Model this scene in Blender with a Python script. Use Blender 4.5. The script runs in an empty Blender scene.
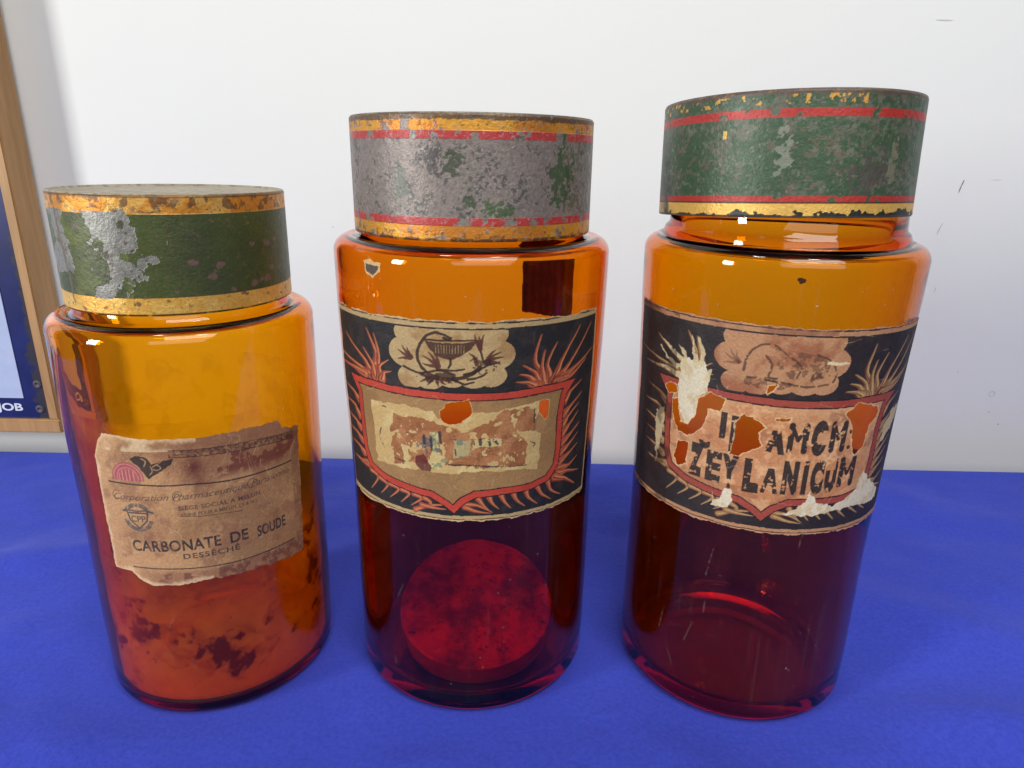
import bpy, bmesh, math, random
import numpy as np
from mathutils import Vector, Matrix
random.seed(5)
scene = bpy.context.scene
COL = scene.collection

# ------------------------------------------------------------------ camera
cam_data = bpy.data.cameras.new("camera")
cam = bpy.data.objects.new("camera", cam_data); COL.objects.link(cam)
cam_data.sensor_width = 36.0
cam_data.lens = 681.73 / 1024 * 36.0
cam_data.clip_start = 0.01; cam_data.clip_end = 30
cam.matrix_world = (Matrix.Translation((0, 0, 0.2738)) @ Matrix.Rotation(math.pi / 2 - 0.3206, 4, 'X')
                    @ Matrix.Rotation(0.0161, 4, 'Z'))
scene.camera = cam

# ------------------------------------------------------------------ light
world = bpy.data.worlds.new("World"); scene.world = world; world.use_nodes = True
bg = world.node_tree.nodes["Background"]
bg.inputs[0].default_value = (1.0, 0.96, 0.90, 1); bg.inputs[1].default_value = 0.06

def area(name, loc, target, sx, sy, power, col):
    d = bpy.data.lights.new(name, 'AREA'); d.shape = 'RECTANGLE'; d.size = sx; d.size_y = sy
    d.energy = power; d.color = col
    o = bpy.data.objects.new(name, d); COL.objects.link(o); o.location = loc
    o.rotation_euler = (Vector(target) - Vector(loc)).to_track_quat('-Z', 'Y').to_euler()
    return o
area("window_light", (-2.6, -1.30, 0.75), (0, 0.5, 0.10), 0.50, 1.2, 62.0, (0.98, 0.98, 0.93))
area("ceiling_fill", (0.45, -0.88, 1.72), (0.05, 0.45, 0.05), 1.3, 0.7, 22.0, (0.98, 0.97, 0.905))  # broad soft fill added overhead, for light bounced off the ceiling
area("front_fill", (0.35, -1.40, 0.95), (0.10, 0.6, 0.05), 1.6, 0.8, 8.5, (0.98, 0.97, 0.905))  # unseen fill added behind the camera to brighten surfaces facing it
area("ceiling_lamp", (-0.40, -0.20, 1.70), (-0.1, 0.4, 0.1), 0.20, 0.12, 2.0, (1.0, 0.97, 0.92))
area("ceiling_lamp", (0.45, -0.40, 1.70), (0.1, 0.4, 0.1), 0.20, 0.12, 2.0, (1.0, 0.97, 0.92))

scene.view_settings.view_transform = 'Standard'; scene.view_settings.look = 'None'
scene.view_settings.exposure = 0.22; scene.view_settings.gamma = 1.0
scene.render.engine = 'CYCLES'
scene.cycles.use_denoising = True
scene.cycles.max_bounces = 20; scene.cycles.transmission_bounces = 18; scene.cycles.glossy_bounces = 8
scene.cycles.diffuse_bounces = 5; scene.cycles.transparent_max_bounces = 16
scene.cycles.sample_clamp_indirect = 20.0
scene.cycles.blur_glossy = 0.4

# ------------------------------------------------------------------ helpers
def s2l(c):
    c = np.asarray(c, float) / 255.0
    return np.where(c <= 0.04045, c / 12.92, ((c + 0.055) / 1.055) ** 2.4)

def struct(o): o['kind'] = 'structure'; return o

def link_mesh(name, verts, faces, mat=None, parent=None, smooth=True):
    me = bpy.data.meshes.new(name)
    me.from_pydata([tuple(v) for v in verts], [], [tuple(f) for f in faces])
    me.update()
    if smooth: me.polygons.foreach_set('use_smooth', [True] * len(me.polygons))
    if mat: me.materials.append(mat)
    o = bpy.data.objects.new(name, me); COL.objects.link(o)
    if parent: o.parent = parent
    return o

def empty(name, loc, label, cat, group=None):
    o = bpy.data.objects.new(name, None); COL.objects.link(o); o.location = loc
    o.empty_display_size = 0.02
    o['label'] = label; o['category'] = cat
    if group: o['group'] = group
    return o

class NT:
    """tiny node-tree builder"""
    def __init__(s, name):
        s.m = bpy.data.materials.new(name); s.m.use_nodes = True
        s.t = s.m.node_tree; s.t.nodes.clear()
        s.out = s.t.nodes.new('ShaderNodeOutputMaterial')
    def n(s, kind, **kw):
        nd = s.t.nodes.new(kind)
        for k, v in kw.items():
            if k.startswith('i_'): nd.inputs[k[2:].replace('_', ' ')].default_value = v
            else: setattr(nd, k, v)
        return nd
    def l(s, a, b): s.t.links.new(a, b)
    def coord(s): return s.n('ShaderNodeTexCoord').outputs['Object']
    def noise(s, vec, scale, detail=4, rough=0.55, dist=0.0):
        nd = s.n('ShaderNodeTexNoise'); s.l(vec, nd.inputs['Vector'])
        nd.inputs['Scale'].default_value = scale; nd.inputs['Detail'].default_value = detail
        nd.inputs['Roughness'].default_value = rough; nd.inputs['Distortion'].default_value = dist
        return nd.outputs['Fac']
    def ramp(s, fac, stops):
        nd = s.n('ShaderNodeValToRGB'); s.l(fac, nd.inputs[0]); e = nd.color_ramp.elements
        while len(e) < len(stops): e.new(0.5)
        for i, (p, c) in enumerate(stops):
            e[i].position = p; e[i].color = tuple(c) + (1,) if len(c) == 3 else c
        return nd.outputs[0]
    def math(s, op, a, b=0.0, c=None):
        nd = s.n('ShaderNodeMath', operation=op)
        for i, v in enumerate((a, b, c)):
            if v is None: continue
            if isinstance(v, (int, float)): nd.inputs[i].default_value = v
            else: s.l(v, nd.inputs[i])
        return nd.outputs[0]
    def mix(s, fac, a, b, mode='MIX'):
        nd = s.n('ShaderNodeMix', data_type='RGBA', blend_type=mode)
        for i, v in ((0, fac), (6, a), (7, b)):
            if isinstance(v, (int, float)): nd.inputs[i].default_value = v
            elif isinstance(v, (tuple, list)): nd.inputs[i].default_value = tuple(v) + (1,) if len(v) == 3 else v
            else: s.l(v, nd.inputs[i])
        return nd.outputs[2]
    def bump(s, h, strength=0.3, dist=0.001):
        nd = s.n('ShaderNodeBump'); s.l(h, nd.inputs['Height'])
        nd.inputs['Strength'].default_value = strength; nd.inputs['Distance'].default_value = dist
        return nd.outputs[0]
    def bsdf(s, **kw):
        nd = s.n('ShaderNodeBsdfPrincipled')
        for k, v in kw.items():
            k = k.replace('_', ' ')
            if isinstance(v, (int, float, tuple)): nd.inputs[k].default_value = v
            else: s.l(v, nd.inputs[k])
        return nd
    def surf(s, o): s.l(o, s.out.inputs['Surface']); return s.m

# --- noise and drawing on a millimetre canvas; the canvas becomes a dense mesh with a colour per vertex
def fbm(U, V, scale, octv=4, seed=0, gain=0.55):
    rng = np.random.RandomState(seed); tot = np.zeros_like(U); amp = 1.0; norm = 0.0; f = 1.0 / scale
    for o in range(octv):
        g = rng.rand(256, 256); x = U * f + 31.7 * o; y = V * f + 11.3 * o
        xi = np.floor(x).astype(int); yi = np.floor(y).astype(int); fx = x - xi; fy = y - yi
        fx = fx * fx * (3 - 2 * fx); fy = fy * fy * (3 - 2 * fy)
        a = g[yi % 256, xi % 256]; b = g[yi % 256, (xi + 1) % 256]
        c = g[(yi + 1) % 256, xi % 256]; d = g[(yi + 1) % 256, (xi + 1) % 256]
        tot += amp * ((a * (1 - fx) + b * fx) * (1 - fy) + (c * (1 - fx) + d * fx) * fy)
        norm += amp; amp *= gain; f *= 2.03
    return tot / norm

def sstep(x, a, b):
    t = np.clip((x - a) / (b - a), 0, 1); return t * t * (3 - 2 * t)

class Canvas:
    def __init__(s, u0, u1, v0, v1, res, base):
        nu = int(round((u1 - u0) / res)) + 1; nv = int(round((v1 - v0) / res)) + 1
        s.U, s.V = np.meshgrid(np.linspace(u0, u1, nu), np.linspace(v0, v1, nv))
        s.rgb = np.ones((nv, nu, 3)) * s2l(base); s.alpha = np.ones((nv, nu)); s.met = np.zeros((nv, nu))
        s.DU = s.DV = 0.0
    def wob(s, amp, scale, seed):         # hand-cut wobble added to every shape drawn afterwards
        s.DU = (fbm(s.U, s.V, scale, 3, seed) - 0.5) * 2 * amp; s.DV = (fbm(s.U, s.V, scale, 3, seed + 1) - 0.5) * 2 * amp
    def xy(s): return s.U + s.DU, s.V + s.DV
    def poly(s, pts):
        X, Y = s.xy(); m = np.zeros(X.shape, bool); n = len(pts)
        for i in range(n):
            x1, y1 = pts[i]; x2, y2 = pts[(i + 1) % n]
            if y1 == y2: continue
            c = (Y >= min(y1, y2)) & (Y < max(y1, y2)); m ^= c & (X < (x2 - x1) * (Y - y1) / (y2 - y1) + x1)
        return m.astype(float)
    def dist(s, pts, closed=False, wid=None):
        X, Y = s.xy(); best = np.full(X.shape, 1e9); n = len(pts)
        for i in range(n if closed else n - 1):
            x1, y1 = pts[i]; x2, y2 = pts[(i + 1) % n]; dx, dy = x2 - x1, y2 - y1; L = dx * dx + dy * dy + 1e-12
            t = np.clip(((X - x1) * dx + (Y - y1) * dy) / L, 0, 1)
            d = np.hypot(X - x1 - t * dx, Y - y1 - t * dy)
            if wid is not None: d = d - (wid[i] + (wid[i + 1] - wid[i]) * t)
            best = np.minimum(best, d)
        return best
    def stroke(s, pts, w0, w1=None, soft=0.12):
        n = len(pts); w1 = w0 if w1 is None else w1
        pp = smooth_line(pts) if n > 2 else pts; k = len(pp)
        w = [(w0 + (w1 - w0) * i / (k - 1)) / 2 for i in range(k)]
        x = [p[0] for p in pp]; y = [p[1] for p in pp]; pad = max(w0, w1) + 1.5
        u = s.U[0]; v = s.V[:, 0]
        i0, i1 = np.searchsorted(u, [min(x) - pad, max(x) + pad]); j0, j1 = np.searchsorted(v, [min(y) - pad, max(y) + pad])
        m = np.zeros(s.U.shape)
        if i1 <= i0 or j1 <= j0: return m
        sub = Canvas.__new__(Canvas); sub.U = s.U[j0:j1, i0:i1]; sub.V = s.V[j0:j1, i0:i1]
        sub.DU = s.DU[j0:j1, i0:i1] if not isinstance(s.DU, float) else 0.0
        sub.DV = s.DV[j0:j1, i0:i1] if not isinstance(s.DV, float) else 0.0
        m[j0:j1, i0:i1] = 1 - sstep(sub.dist(pp, wid=w), -soft, soft)
        return m
    def paint(s, mask, col, op=1.0):
        m = np.clip(mask * op, 0, 1)[..., None]; s.rgb = s.rgb * (1 - m) + s2l(col) * m
    def hole(s, mask): s.alpha = np.minimum(s.alpha, 1 - mask)
    def noisef(s, scale, octv=4, seed=0): return fbm(s.U, s.V, scale, octv, seed)

def smooth_line(pts, k=5):
    p = np.array(pts, float); n = len(p); out = []
    for i in range(n - 1):
        p0, p1, p2, p3 = p[max(i - 1, 0)], p[i], p[i + 1], p[min(i + 2, n - 1)]
        for t in np.linspace(0, 1, k, endpoint=False):
            out.append(tuple(0.5 * (2 * p1 + (p2 - p0) * t + (2 * p0 - 5 * p1 + 4 * p2 - p3) * t * t + (3 * p1 - p0 - 3 * p2 + p3) * t ** 3)))
    out.append(tuple(p[-1])); return out

_tc = {}
def text_tris(txt, bold=0.0, shear=0.0, space=1.0):
    key = (txt, bold, shear, space)
    if key in _tc: return _tc[key]
    cu = bpy.data.curves.new('t', 'FONT'); cu.body = txt; cu.offset = bold; cu.shear = shear; cu.space_character = space
    cu.resolution_u = 4
    o = bpy.data.objects.new('t', cu); COL.objects.link(o); bpy.context.view_layer.update()
    me = o.evaluated_get(bpy.context.evaluated_depsgraph_get()).to_mesh(); me.calc_loop_triangles()
    co = np.array([v.co[:2] for v in me.vertices]); T = [co[list(t.vertices)] for t in me.loop_triangles]
    o.to_mesh_clear(); bpy.data.objects.remove(o); bpy.data.curves.remove(cu)
    _tc[key] = T; return T

def text_mask(cv, txt, u0, u1, vbase, height, bold=0.0, shear=0.0, space=1.0, curve=None):
    """letters between u0 and u1, capital height in mm; curve(u) lifts the baseline"""
    T = text_tris(txt, bold, shear, space); A = np.concatenate(T)
    x0, x1 = A[:, 0].min(), A[:, 0].max(); cap = 0.70
    m = np.zeros(cv.U.shape); u = cv.U[0]; v = cv.V[:, 0]
    for t in T:
        q = np.empty((3, 2)); q[:, 0] = u0 + (t[:, 0] - x0) / (x1 - x0) * (u1 - u0)
        q[:, 1] = vbase + t[:, 1] / cap * height
        if curve: q[:, 1] += curve(q[:, 0].mean())
        i0, i1 = np.searchsorted(u, [q[:, 0].min(), q[:, 0].max()]); j0, j1 = np.searchsorted(v, [q[:, 1].min(), q[:, 1].max()])
        i0 = max(i0 - 1, 0); j0 = max(j0 - 1, 0)
        if i1 + 1 <= i0 or j1 + 1 <= j0: continue
        X = cv.U[j0:j1 + 1, i0:i1 + 1]; Y = cv.V[j0:j1 + 1, i0:i1 + 1]
        d = np.full(X.shape, 1e9)
        ar = (q[1, 0] - q[0, 0]) * (q[2, 1] - q[0, 1]) - (q[2, 0] - q[0, 0]) * (q[1, 1] - q[0, 1])
        if abs(ar) < 1e-9: continue
        if ar < 0: q = q[::-1]
        for k in range(3):
            a, b = q[k], q[(k + 1) % 3]; L = math.hypot(*(b - a)) + 1e-9
            d = np.minimum(d, ((b[0] - a[0]) * (Y - a[1]) - (b[1] - a[1]) * (X - a[0])) / L)
        m[j0:j1 + 1, i0:i1 + 1] = np.maximum(m[j0:j1 + 1, i0:i1 + 1], sstep(d, -0.14, 0.06))
    return m

def wrap_mesh(name, cv, posf, mat, parent, close=False, thick_alpha=False):
    """posf(U,V)->XYZ arrays in metres.  Faces whose canvas is cut away are left out."""
    nv, nu = cv.U.shape
    P = np.stack(posf(cv.U, cv.V), -1).reshape(-1, 3)
    idx = np.arange(nv * nu).reshape(nv, nu)
    a, b, c, d = idx[:-1, :-1], idx[:-1, 1:], idx[1:, 1:], idx[1:, :-1]
    al = cv.alpha; fa = (al[:-1, :-1] + al[:-1, 1:] + al[1:, 1:] + al[1:, :-1]) / 4
    keep = fa.ravel() > 0.5
    F = np.stack([a, b, c, d], -1).reshape(-1, 4)[keep]
    me = bpy.data.meshes.new(name); me.vertices.add(len(P)); me.vertices.foreach_set('co', P.ravel())
    me.loops.add(F.size); me.loops.foreach_set('vertex_index', F.ravel().astype(np.int32))
    me.polygons.add(len(F)); me.polygons.foreach_set('loop_start', np.arange(0, F.size, 4, dtype=np.int32))
    me.polygons.foreach_set('use_smooth', np.ones(len(F), bool))
    me.update(calc_edges=True)
    at = me.color_attributes.new('paint', 'FLOAT_COLOR', 'POINT')
    at.data.foreach_set('color', np.concatenate([cv.rgb.reshape(-1, 3), np.ones((nv * nu, 1))], 1).astype(np.float32).ravel())
    m2 = me.attributes.new('mask', 'FLOAT', 'POINT'); m2.data.foreach_set('value', cv.met.astype(np.float32).ravel())
    me.materials.append(mat)
    o = bpy.data.objects.new(name, me); COL.objects.link(o); o.parent = parent
    return o

def lathe(name, prof, mat, parent=None, n=160, closed=True, loc=None):
    """closed=True: profile is a closed loop touching the axis at both ends"""
    verts = []; faces = []; rings = []
    for r, z in prof:
        if r < 1e-6: rings.append([len(verts)]); verts.append((0, 0, z)); continue
        rings.append(list(range(len(verts), len(verts) + n)))
        verts += [(r * math.cos(2 * math.pi * i / n), r * math.sin(2 * math.pi * i / n), z) for i in range(n)]
    for A, B in zip(rings[:-1], rings[1:]):
        for i in range(n):
            j = (i + 1) % n
            if len(A) == 1 and len(B) == 1: break
            if len(A) == 1: faces.append((A[0], B[j], B[i]))
            elif len(B) == 1: faces.append((A[i], A[j], B[0]))
            else: faces.append((A[i], A[j], B[j], B[i]))
    o = link_mesh(name, verts, faces, mat, parent)
    if loc: o.location = loc
    return o

def arc(cx, cz, r, a0, a1, k=8):
    return [(cx + r * math.cos(math.radians(a0 + (a1 - a0) * i / k)), cz + r * math.sin(math.radians(a0 + (a1 - a0) * i / k))) for i in range(k + 1)]

# ------------------------------------------------------------------ the setting
def wall_mat():
    t = NT('white_wall_paint'); c = t.coord()
    big = t.noise(c, 2.2, 3); fine = t.noise(c, 160, 5); mid = t.noise(c, 22, 4)
    base = t.ramp(big, [(0.3, (0.735, 0.745, 0.745)), (0.7, (0.765, 0.775, 0.775))])
    sp = t.noise(c, 26, 2, 0.4); spots = t.ramp(sp, [(0.0, (0, 0, 0)), (1, (0, 0, 0))])
    col = t.mix(spots, base, (0.55, 0.55, 0.52))
    h = t.math('ADD', t.math('MULTIPLY', fine, 0.25), mid)
    return t.surf(t.bsdf(Base_Color=col, Roughness=0.62, Normal=t.bump(h, 0.25, 0.0012)).outputs[0])
WALL_Y = 0.636
wm = wall_mat()
wall = struct(link_mesh('wall', [(-1.6, WALL_Y, -0.8), (1.8, WALL_Y, -0.8), (1.8, WALL_Y, 1.5), (-1.6, WALL_Y, 1.5)], [(0, 1, 2, 3)], wm, smooth=False))
t = NT('dark_floor'); c = t.coord()
fm = t.surf(t.bsdf(Base_Color=t.ramp(t.noise(c, 6), [(0.3, (0.018, 0.016, 0.015)), (0.7, (0.028, 0.026, 0.024))]), Roughness=0.5).outputs[0])
struct(link_mesh('floor', [(-2.5, -2.5, -0.8), (2.5, -2.5, -0.8), (2.5, WALL_Y, -0.8), (-2.5, WALL_Y, -0.8)], [(0, 1, 2, 3)], fm, smooth=False))

def cloth_mat():
    t = NT('blue_cotton_cloth'); c = t.coord()
    mp = t.n('ShaderNodeSeparateXYZ'); t.l(c, mp.inputs[0])
    wx = t.math('SINE', t.math('MULTIPLY', mp.outputs[0], 5200.0)); wy = t.math('SINE', t.math('MULTIPLY', mp.outputs[1], 5200.0))
    weave = t.math('MULTIPLY', wx, wy)
    n1 = t.noise(c, 9, 4); n2 = t.noise(c, 420, 4, 0.7); n3 = t.noise(c, 60, 3)
    col = t.ramp(n1, [(0.25, (0.029, 0.049, 0.43)), (0.75, (0.038, 0.063, 0.51))])
    col = t.mix(0.28, col, t.ramp(n2, [(0.3, (0.018, 0.031, 0.32)), (0.7, (0.074, 0.110, 0.74))]))
    h = t.math('ADD', t.math('MULTIPLY', weave, 0.10), t.math('ADD', n2, t.math('MULTIPLY', n3, 0.9)))
    b = t.bsdf(Base_Color=col, Roughness=0.85, Normal=t.bump(h, 0.35, 0.0006))
    b.inputs['Sheen Weight'].default_value = 0.25; b.inputs['Sheen Roughness'].default_value = 0.4
    b.inputs['Sheen Tint'].default_value = (0.45, 0.5, 1.0, 1)
    b.inputs['Specular IOR Level'].default_value = 0.2
    return t.surf(b.outputs[0])

def table_cloth():
    nx, ny = 420, 330
    xs = np.linspace(-1.0, 1.0, nx); s = np.linspace(0, 1, ny)
    X, S = np.meshgrid(xs, s)
    edge = 0.5934 - 0.01063 * X
    yf = 0.04; drop = 0.10; fd = 0.22
    L = edge - yf; tot = L + drop; d = S * (tot + fd) - fd
    Y = np.where(d < L - 0.004, yf + d, edge - 0.004 + 0.004 * np.sin(np.clip((d - L + 0.004) / 0.006, 0, 1) * math.pi / 2))
    Z = np.where(d < L - 0.004, 0.0, -0.004 * (1 - np.cos(np.clip((d - L + 0.004) / 0.006, 0, 1) * math.pi / 2)) - np.clip(d - L - 0.002, 0, None))
    Z = np.where(d < 0, d + 0.003 * (1 - np.exp(d / 0.003)), Z); Y = np.where(d < 0, yf + 0.004 * np.sin(X * 42) * sstep(-d, 0, 0.1), Y)
    top = (d < L - 0.004) * sstep(edge - Y, 0.0, 0.03) * sstep(d, 0.0, 0.03)
    H = (fbm(X * 1000 + 2000, Y * 1000 + 2000, 120, 3, 3) - 0.5) * 0.0105 + (fbm(X * 1000 + 900, Y * 1400 + 900, 38, 3, 8) - 0.5) * 0.0022
    def fold(x0, y0, x1, y1, w, h):
        dx, dy = x1 - x0, y1 - y0; Ln = math.hypot(dx, dy); tt = ((X - x0) * dx + (Y - y0) * dy) / Ln / Ln
        dd = ((X - x0) * dy - (Y - y0) * dx) / Ln + 0.006 * np.sin(tt * 5)
        return 2.0 * h * np.exp(-(dd / (w * 1.9)) ** 2) * sstep(tt, -0.1, 0.25) * (1 - sstep(tt, 0.75, 1.1))
    H += fold(-0.60, 0.30, -0.14, 0.50, 0.010, 0.0024) + fold(-0.45, 0.22, -0.05, 0.30, 0.012, 0.0016)
    H += fold(0.10, 0.42, 0.60, 0.22, 0.012, 0.0024) + fold(0.16, 0.30, 0.55, 0.18, 0.010, 0.0020) + fold(0.24, 0.56, 0.60, 0.40, 0.016, 0.0020)
    H += fold(0.02, 0.20, 0.30, 0.30, 0.010, 0.0014)
    for cx, cy in ((-0.1643, 0.3338), (-0.0206, 0.3432), (0.1291, 0.3367)):   # weight of the jars flattens the cloth
        r = np.hypot(X - cx, Y - cy); H = H * sstep(r, 0.055, 0.10)
    Z = Z + H * top
    P = np.stack([X, Y, Z], -1).reshape(-1, 3); idx = np.arange(nx * ny).reshape(ny, nx)
    F = np.stack([idx[:-1, :-1], idx[:-1, 1:], idx[1:, 1:], idx[1:, :-1]], -1).reshape(-1, 4)
    return link_mesh('tablecloth', P.tolist(), F.tolist(), cloth_mat())
cl = table_cloth()
cl['label'] = 'bright blue cloth spread over the table beneath the three jars'; cl['category'] = 'tablecloth'

# ------------------------------------------------------------------ glass jars
def glass_mat(name, sig):
    t = NT(name); c = t.coord()
    g = t.n('ShaderNodeBsdfGlass'); g.inputs['IOR'].default_value = 1.43; g.inputs['Roughness'].default_value = 0.0
    mp = t.n('ShaderNodeMapping'); mp.inputs['Scale'].default_value = (1, 1, 0.35); t.l(c, mp.inputs[0])
    h = t.noise(mp.outputs[0], 38, 3); t.l(t.bump(h, 0.22, 0.0006), g.inputs['Normal'])
    v = t.n('ShaderNodeVolumeAbsorption'); m = max(sig)
    v.inputs['Color'].default_value = tuple(1 - s_ / m for s_ in sig) + (1,); v.inputs['Density'].default_value = m * 1000
    t.l(v.outputs[0], t.out.inputs['Volume'])
    return t.surf(g.outputs[0])

def prof_r(pts):
    zs = [a for a, b in pts]; rs = [b for a, b in pts]
    return lambda z: float(np.interp(z, zs, rs))

def jar_profile(Rf, zt, Rn, zrim, wall=0.0035, corner=0.0075, flange=False, floor=0.008, heavy=0.0, lift=0.004):
    """outer from the axis underneath, up over the shoulder and neck, then the inside back down to the axis"""
    R0 = Rf(corner); o = [(0, 0.0022), (R0 - 0.018, 0.0016), (R0 - corner - 0.004, 0.0002)]
    o += arc(R0 - corner, corner, corner, -90, 0, 10)
    sh = 0.0075; Rt = Rf(zt - sh)
    for z in np.linspace(corner, zt - sh, 16)[1:-1]: o.append((Rf(z), z))
    o += arc(Rt - sh, zt - sh, sh, 0, 82, 9)
    if flange:
        o += [(Rt - sh - 0.0008, zt - 0.0003), (Rn + 0.0036, zt - 0.0012), (Rn + 0.0030, zt + 0.0002), (Rn + 0.0029, zt + 0.0020), (Rn + 0.0020, zt + 0.0040), (Rn + 0.0004, zt + 0.0056)]
    else:
        o += [(Rt - sh - 0.0008, zt - 0.0003), (Rn + 0.0030, zt - 0.0008), (Rn + 0.0016, zt + 0.0008), (Rn + 0.0004, zt + 0.0030)]
    o += [(Rn, zt + 0.012), (Rn, zrim - 0.003)]
    o += [(Rn - 0.0008, zrim - 0.0008), (Rn - 0.0018, zrim), (Rn - 0.0028, zrim - 0.0008), (Rn - 0.0036, zrim - 0.003)]
    w = wall; ri = Rn - w
    o += [(ri, zt + 0.004), (ri + 0.0008, zt - w * 0.6), (ri + 0.003, zt - w - 0.0004)]
    o += [(Rt - sh - 0.001, zt - w - 0.0006)] + arc(Rt - sh, zt - sh, sh - w, 80, 0, 6)
    for z in np.linspace(zt - sh, corner + lift, 34)[1:]: o.append((Rf(z) - w - heavy * (1 - float(sstep(z, 0.108, 0.128))), z))   # lower glass thickened to darken it, standing in for shade behind
    o += arc(R0 - w - heavy - 0.006, corner + lift, 0.006, -12, -90, 6); floor = corner + lift - 0.006
    o += [(R0 - 0.030, floor - 0.0015), (0, floor - 0.002)]
    return o

# outlines of the printed artwork and of the torn patches, in millimetres round each jar (arc length, height)
M_shield=[(-63.8,177.1),(-43.3,177.6),(-17.9,177.4),(0.1,177.1),(17.9,177.3),(36,178),(55.5,177.9),(49.2,171.8),(47.7,161.4),(47.9,145.7),(47,136.3),(41.3,129.8),(30.9,127.5),(18.5,127.3),(5.5,126.7),(-0.2,123.6),(-5.3,118),(-10.3,122.1),(-16.3,125.4),(-29.1,126.9),(-42.4,128.9),(-52.9,132.8),(-56.4,141.4),(-57.1,157.2),(-57.2,169.7)]
M_leaves=[[(-43.2,179.8),(-51.7,187.6),(-66.9,196.1)],[(-45.3,179.8),(-57.8,183.2),(-84.6,186.5)],[(-49.9,179.8),(-61.4,180.8),(-78.9,180.1)],[(-43.6,179.8),(-42.3,192.4),(-47.6,201.7)],[(-41.5,179.7),(-40.4,191.3),(-42.8,200.1)],[(-43.2,179.8),(-44.8,186.1),(-50.8,192.2)],[(-40.2,179.7),(-39.8,185.6),(-34.9,189.1)],[(-38.8,179.5),(-37.5,182.9),(-33.8,184.1)],[(37.6,178.8),(30.7,191),(33.2,201.9)],[(39.4,178.5),(37.2,188.7),(41.7,197.3)],[(40.2,178.6),(46.2,190.2),(56,202.9)],[(41.5,178.4),(50.4,186.5),(65.5,202.7)],[(35.9,178.8),(34.3,187.7),(35.4,194.7)],[(34,178.8),(30.9,185),(25.1,188.8)],[(32.7,178.8),(27.9,183.5),(23.4,184.7)],[(42,178.6),(55,184),(68.7,190.1)],[(42.9,178.7),(53,180.7),(62.7,186.1)],[(31.1,178.9),(27.2,180.7),(22.1,181.2)],[(48.3,168.1),(52.4,172.5),(60.2,176)],[(48.7,161.9),(52.9,164.7),(60.8,169.7)],[(48.4,156.6),(52,160.3),(59,164.7)],[(48.6,151.8),(53.5,156),(59.4,160.7)],[(48.5,147.1),(55,150.8),(61.3,154.5)],[(48.3,142.3),(54.2,145.4),(60.3,149.2)],[(47.9,137.6),(54.5,140.5),(60.8,143.3)],[(47.1,133.8),(54.9,133.8),(61.4,136.5)],[(46.8,131.5),(53.9,130.8),(63.7,128.1)],[(45.2,130.3),(53,127),(61.2,121.4)],[(-57.5,164.9),(-63.3,168),(-73.9,169.6)],[(-58.4,156.8),(-64.3,161.3),(-76.4,161.5)],[(-58.5,150.4),(-64.7,153.2),(-75.3,154.5)],[(-58,144.1),(-64.5,146.7),(-74.4,147.3)],[(-57.4,137.8),(-62.7,140),(-72,140.6)],[(-54.3,133.1),(-62.6,132.5),(-70.2,132.9)]]
M_claws=[[(-52.3,130.5),(-46.9,128.3),(-53.3,120.1)],[(-45.7,128.7),(-40.4,126.2),(-45.6,120.4)],[(-39.3,127.4),(-33.6,125.8),(-39.2,120.1)],[(-31.8,126.3),(-27.5,124.9),(-32.6,119.5)],[(-24.9,125.4),(-21,123.8),(-26.8,119.3)],[(-19.4,124.4),(-16.3,122.2),(-21.1,118.9)],[(41.4,129),(43.5,124.2),(50,119.6)],[(35.1,127.9),(37.9,123.4),(43.7,119.2)],[(29.3,127.1),(31,123),(35.4,119.1)],[(23,126.6),(24.6,123.1),(28.7,119.1)],[(17,126.7),(18.5,123.3),(21.6,119.6)],[(11.2,126.1),(12.7,123.1),(15.6,119.6)],[(6.2,125.6),(8.3,122.6),(11.2,119.2)],[(-24.4,117.5),(-16.4,121),(-8.1,122.3)],[(-21.1,120.6),(-14.9,120),(-8.9,119.9)],[(-0.9,122.7),(5.5,122.4),(12.7,118.3)],[(-0.2,121.2),(5.5,119.2),(12,117.9)]]
M_lobes=[(-25.6,194.2),(-24.2,203),(-23.4,183.2),(13.6,194.4),(12.4,203.6),(12,185.2),(-4.9,203.3),(-14.4,202.8),(4.3,203.5),(-5.2,185.4),(-14.8,184.1),(4.2,185.3),(-5,194.5),(-16,193.8),(5.6,194.6)]
M_bowl=[(-16.6,200.2),(-11,199.6),(-1,199.6),(5.6,200.5),(2.9,196.7),(-1.7,193.6),(-4.4,192.4),(-7.1,192.3),(-11.2,193.7),(-14.5,196.7)]
M_snake=[[(-5.2,201.7),(-8.3,203.2),(-12.3,203.8),(-16.5,201.3),(-19.1,197),(-19.8,192.7),(-18.2,188.4),(-14.1,185.2),(-7.9,183.6),(-1.1,184.2),(3.5,186.3),(6.9,189.1)],[(-5.6,192.4),(-5.6,190.3),(-6.5,188.5)],[(-11.3,187.9),(-5.1,187.4),(0.2,188.4)],[(-26.7,187.7),(-19.1,185.5),(-10.6,187.3),(-3.8,185.5)],[(0.2,185.9),(5.5,187.3),(9.5,189.7),(14.9,191.2)],[(-4.5,183.4),(0.2,181.4),(4.2,182.5)],[(5.6,200.5),(6.9,196.7),(8.2,191.2)],[(-8.3,201.8),(-5.6,200.9)],[(1.5,183.5),(6.9,184.9),(9.6,186.7)]]
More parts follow.
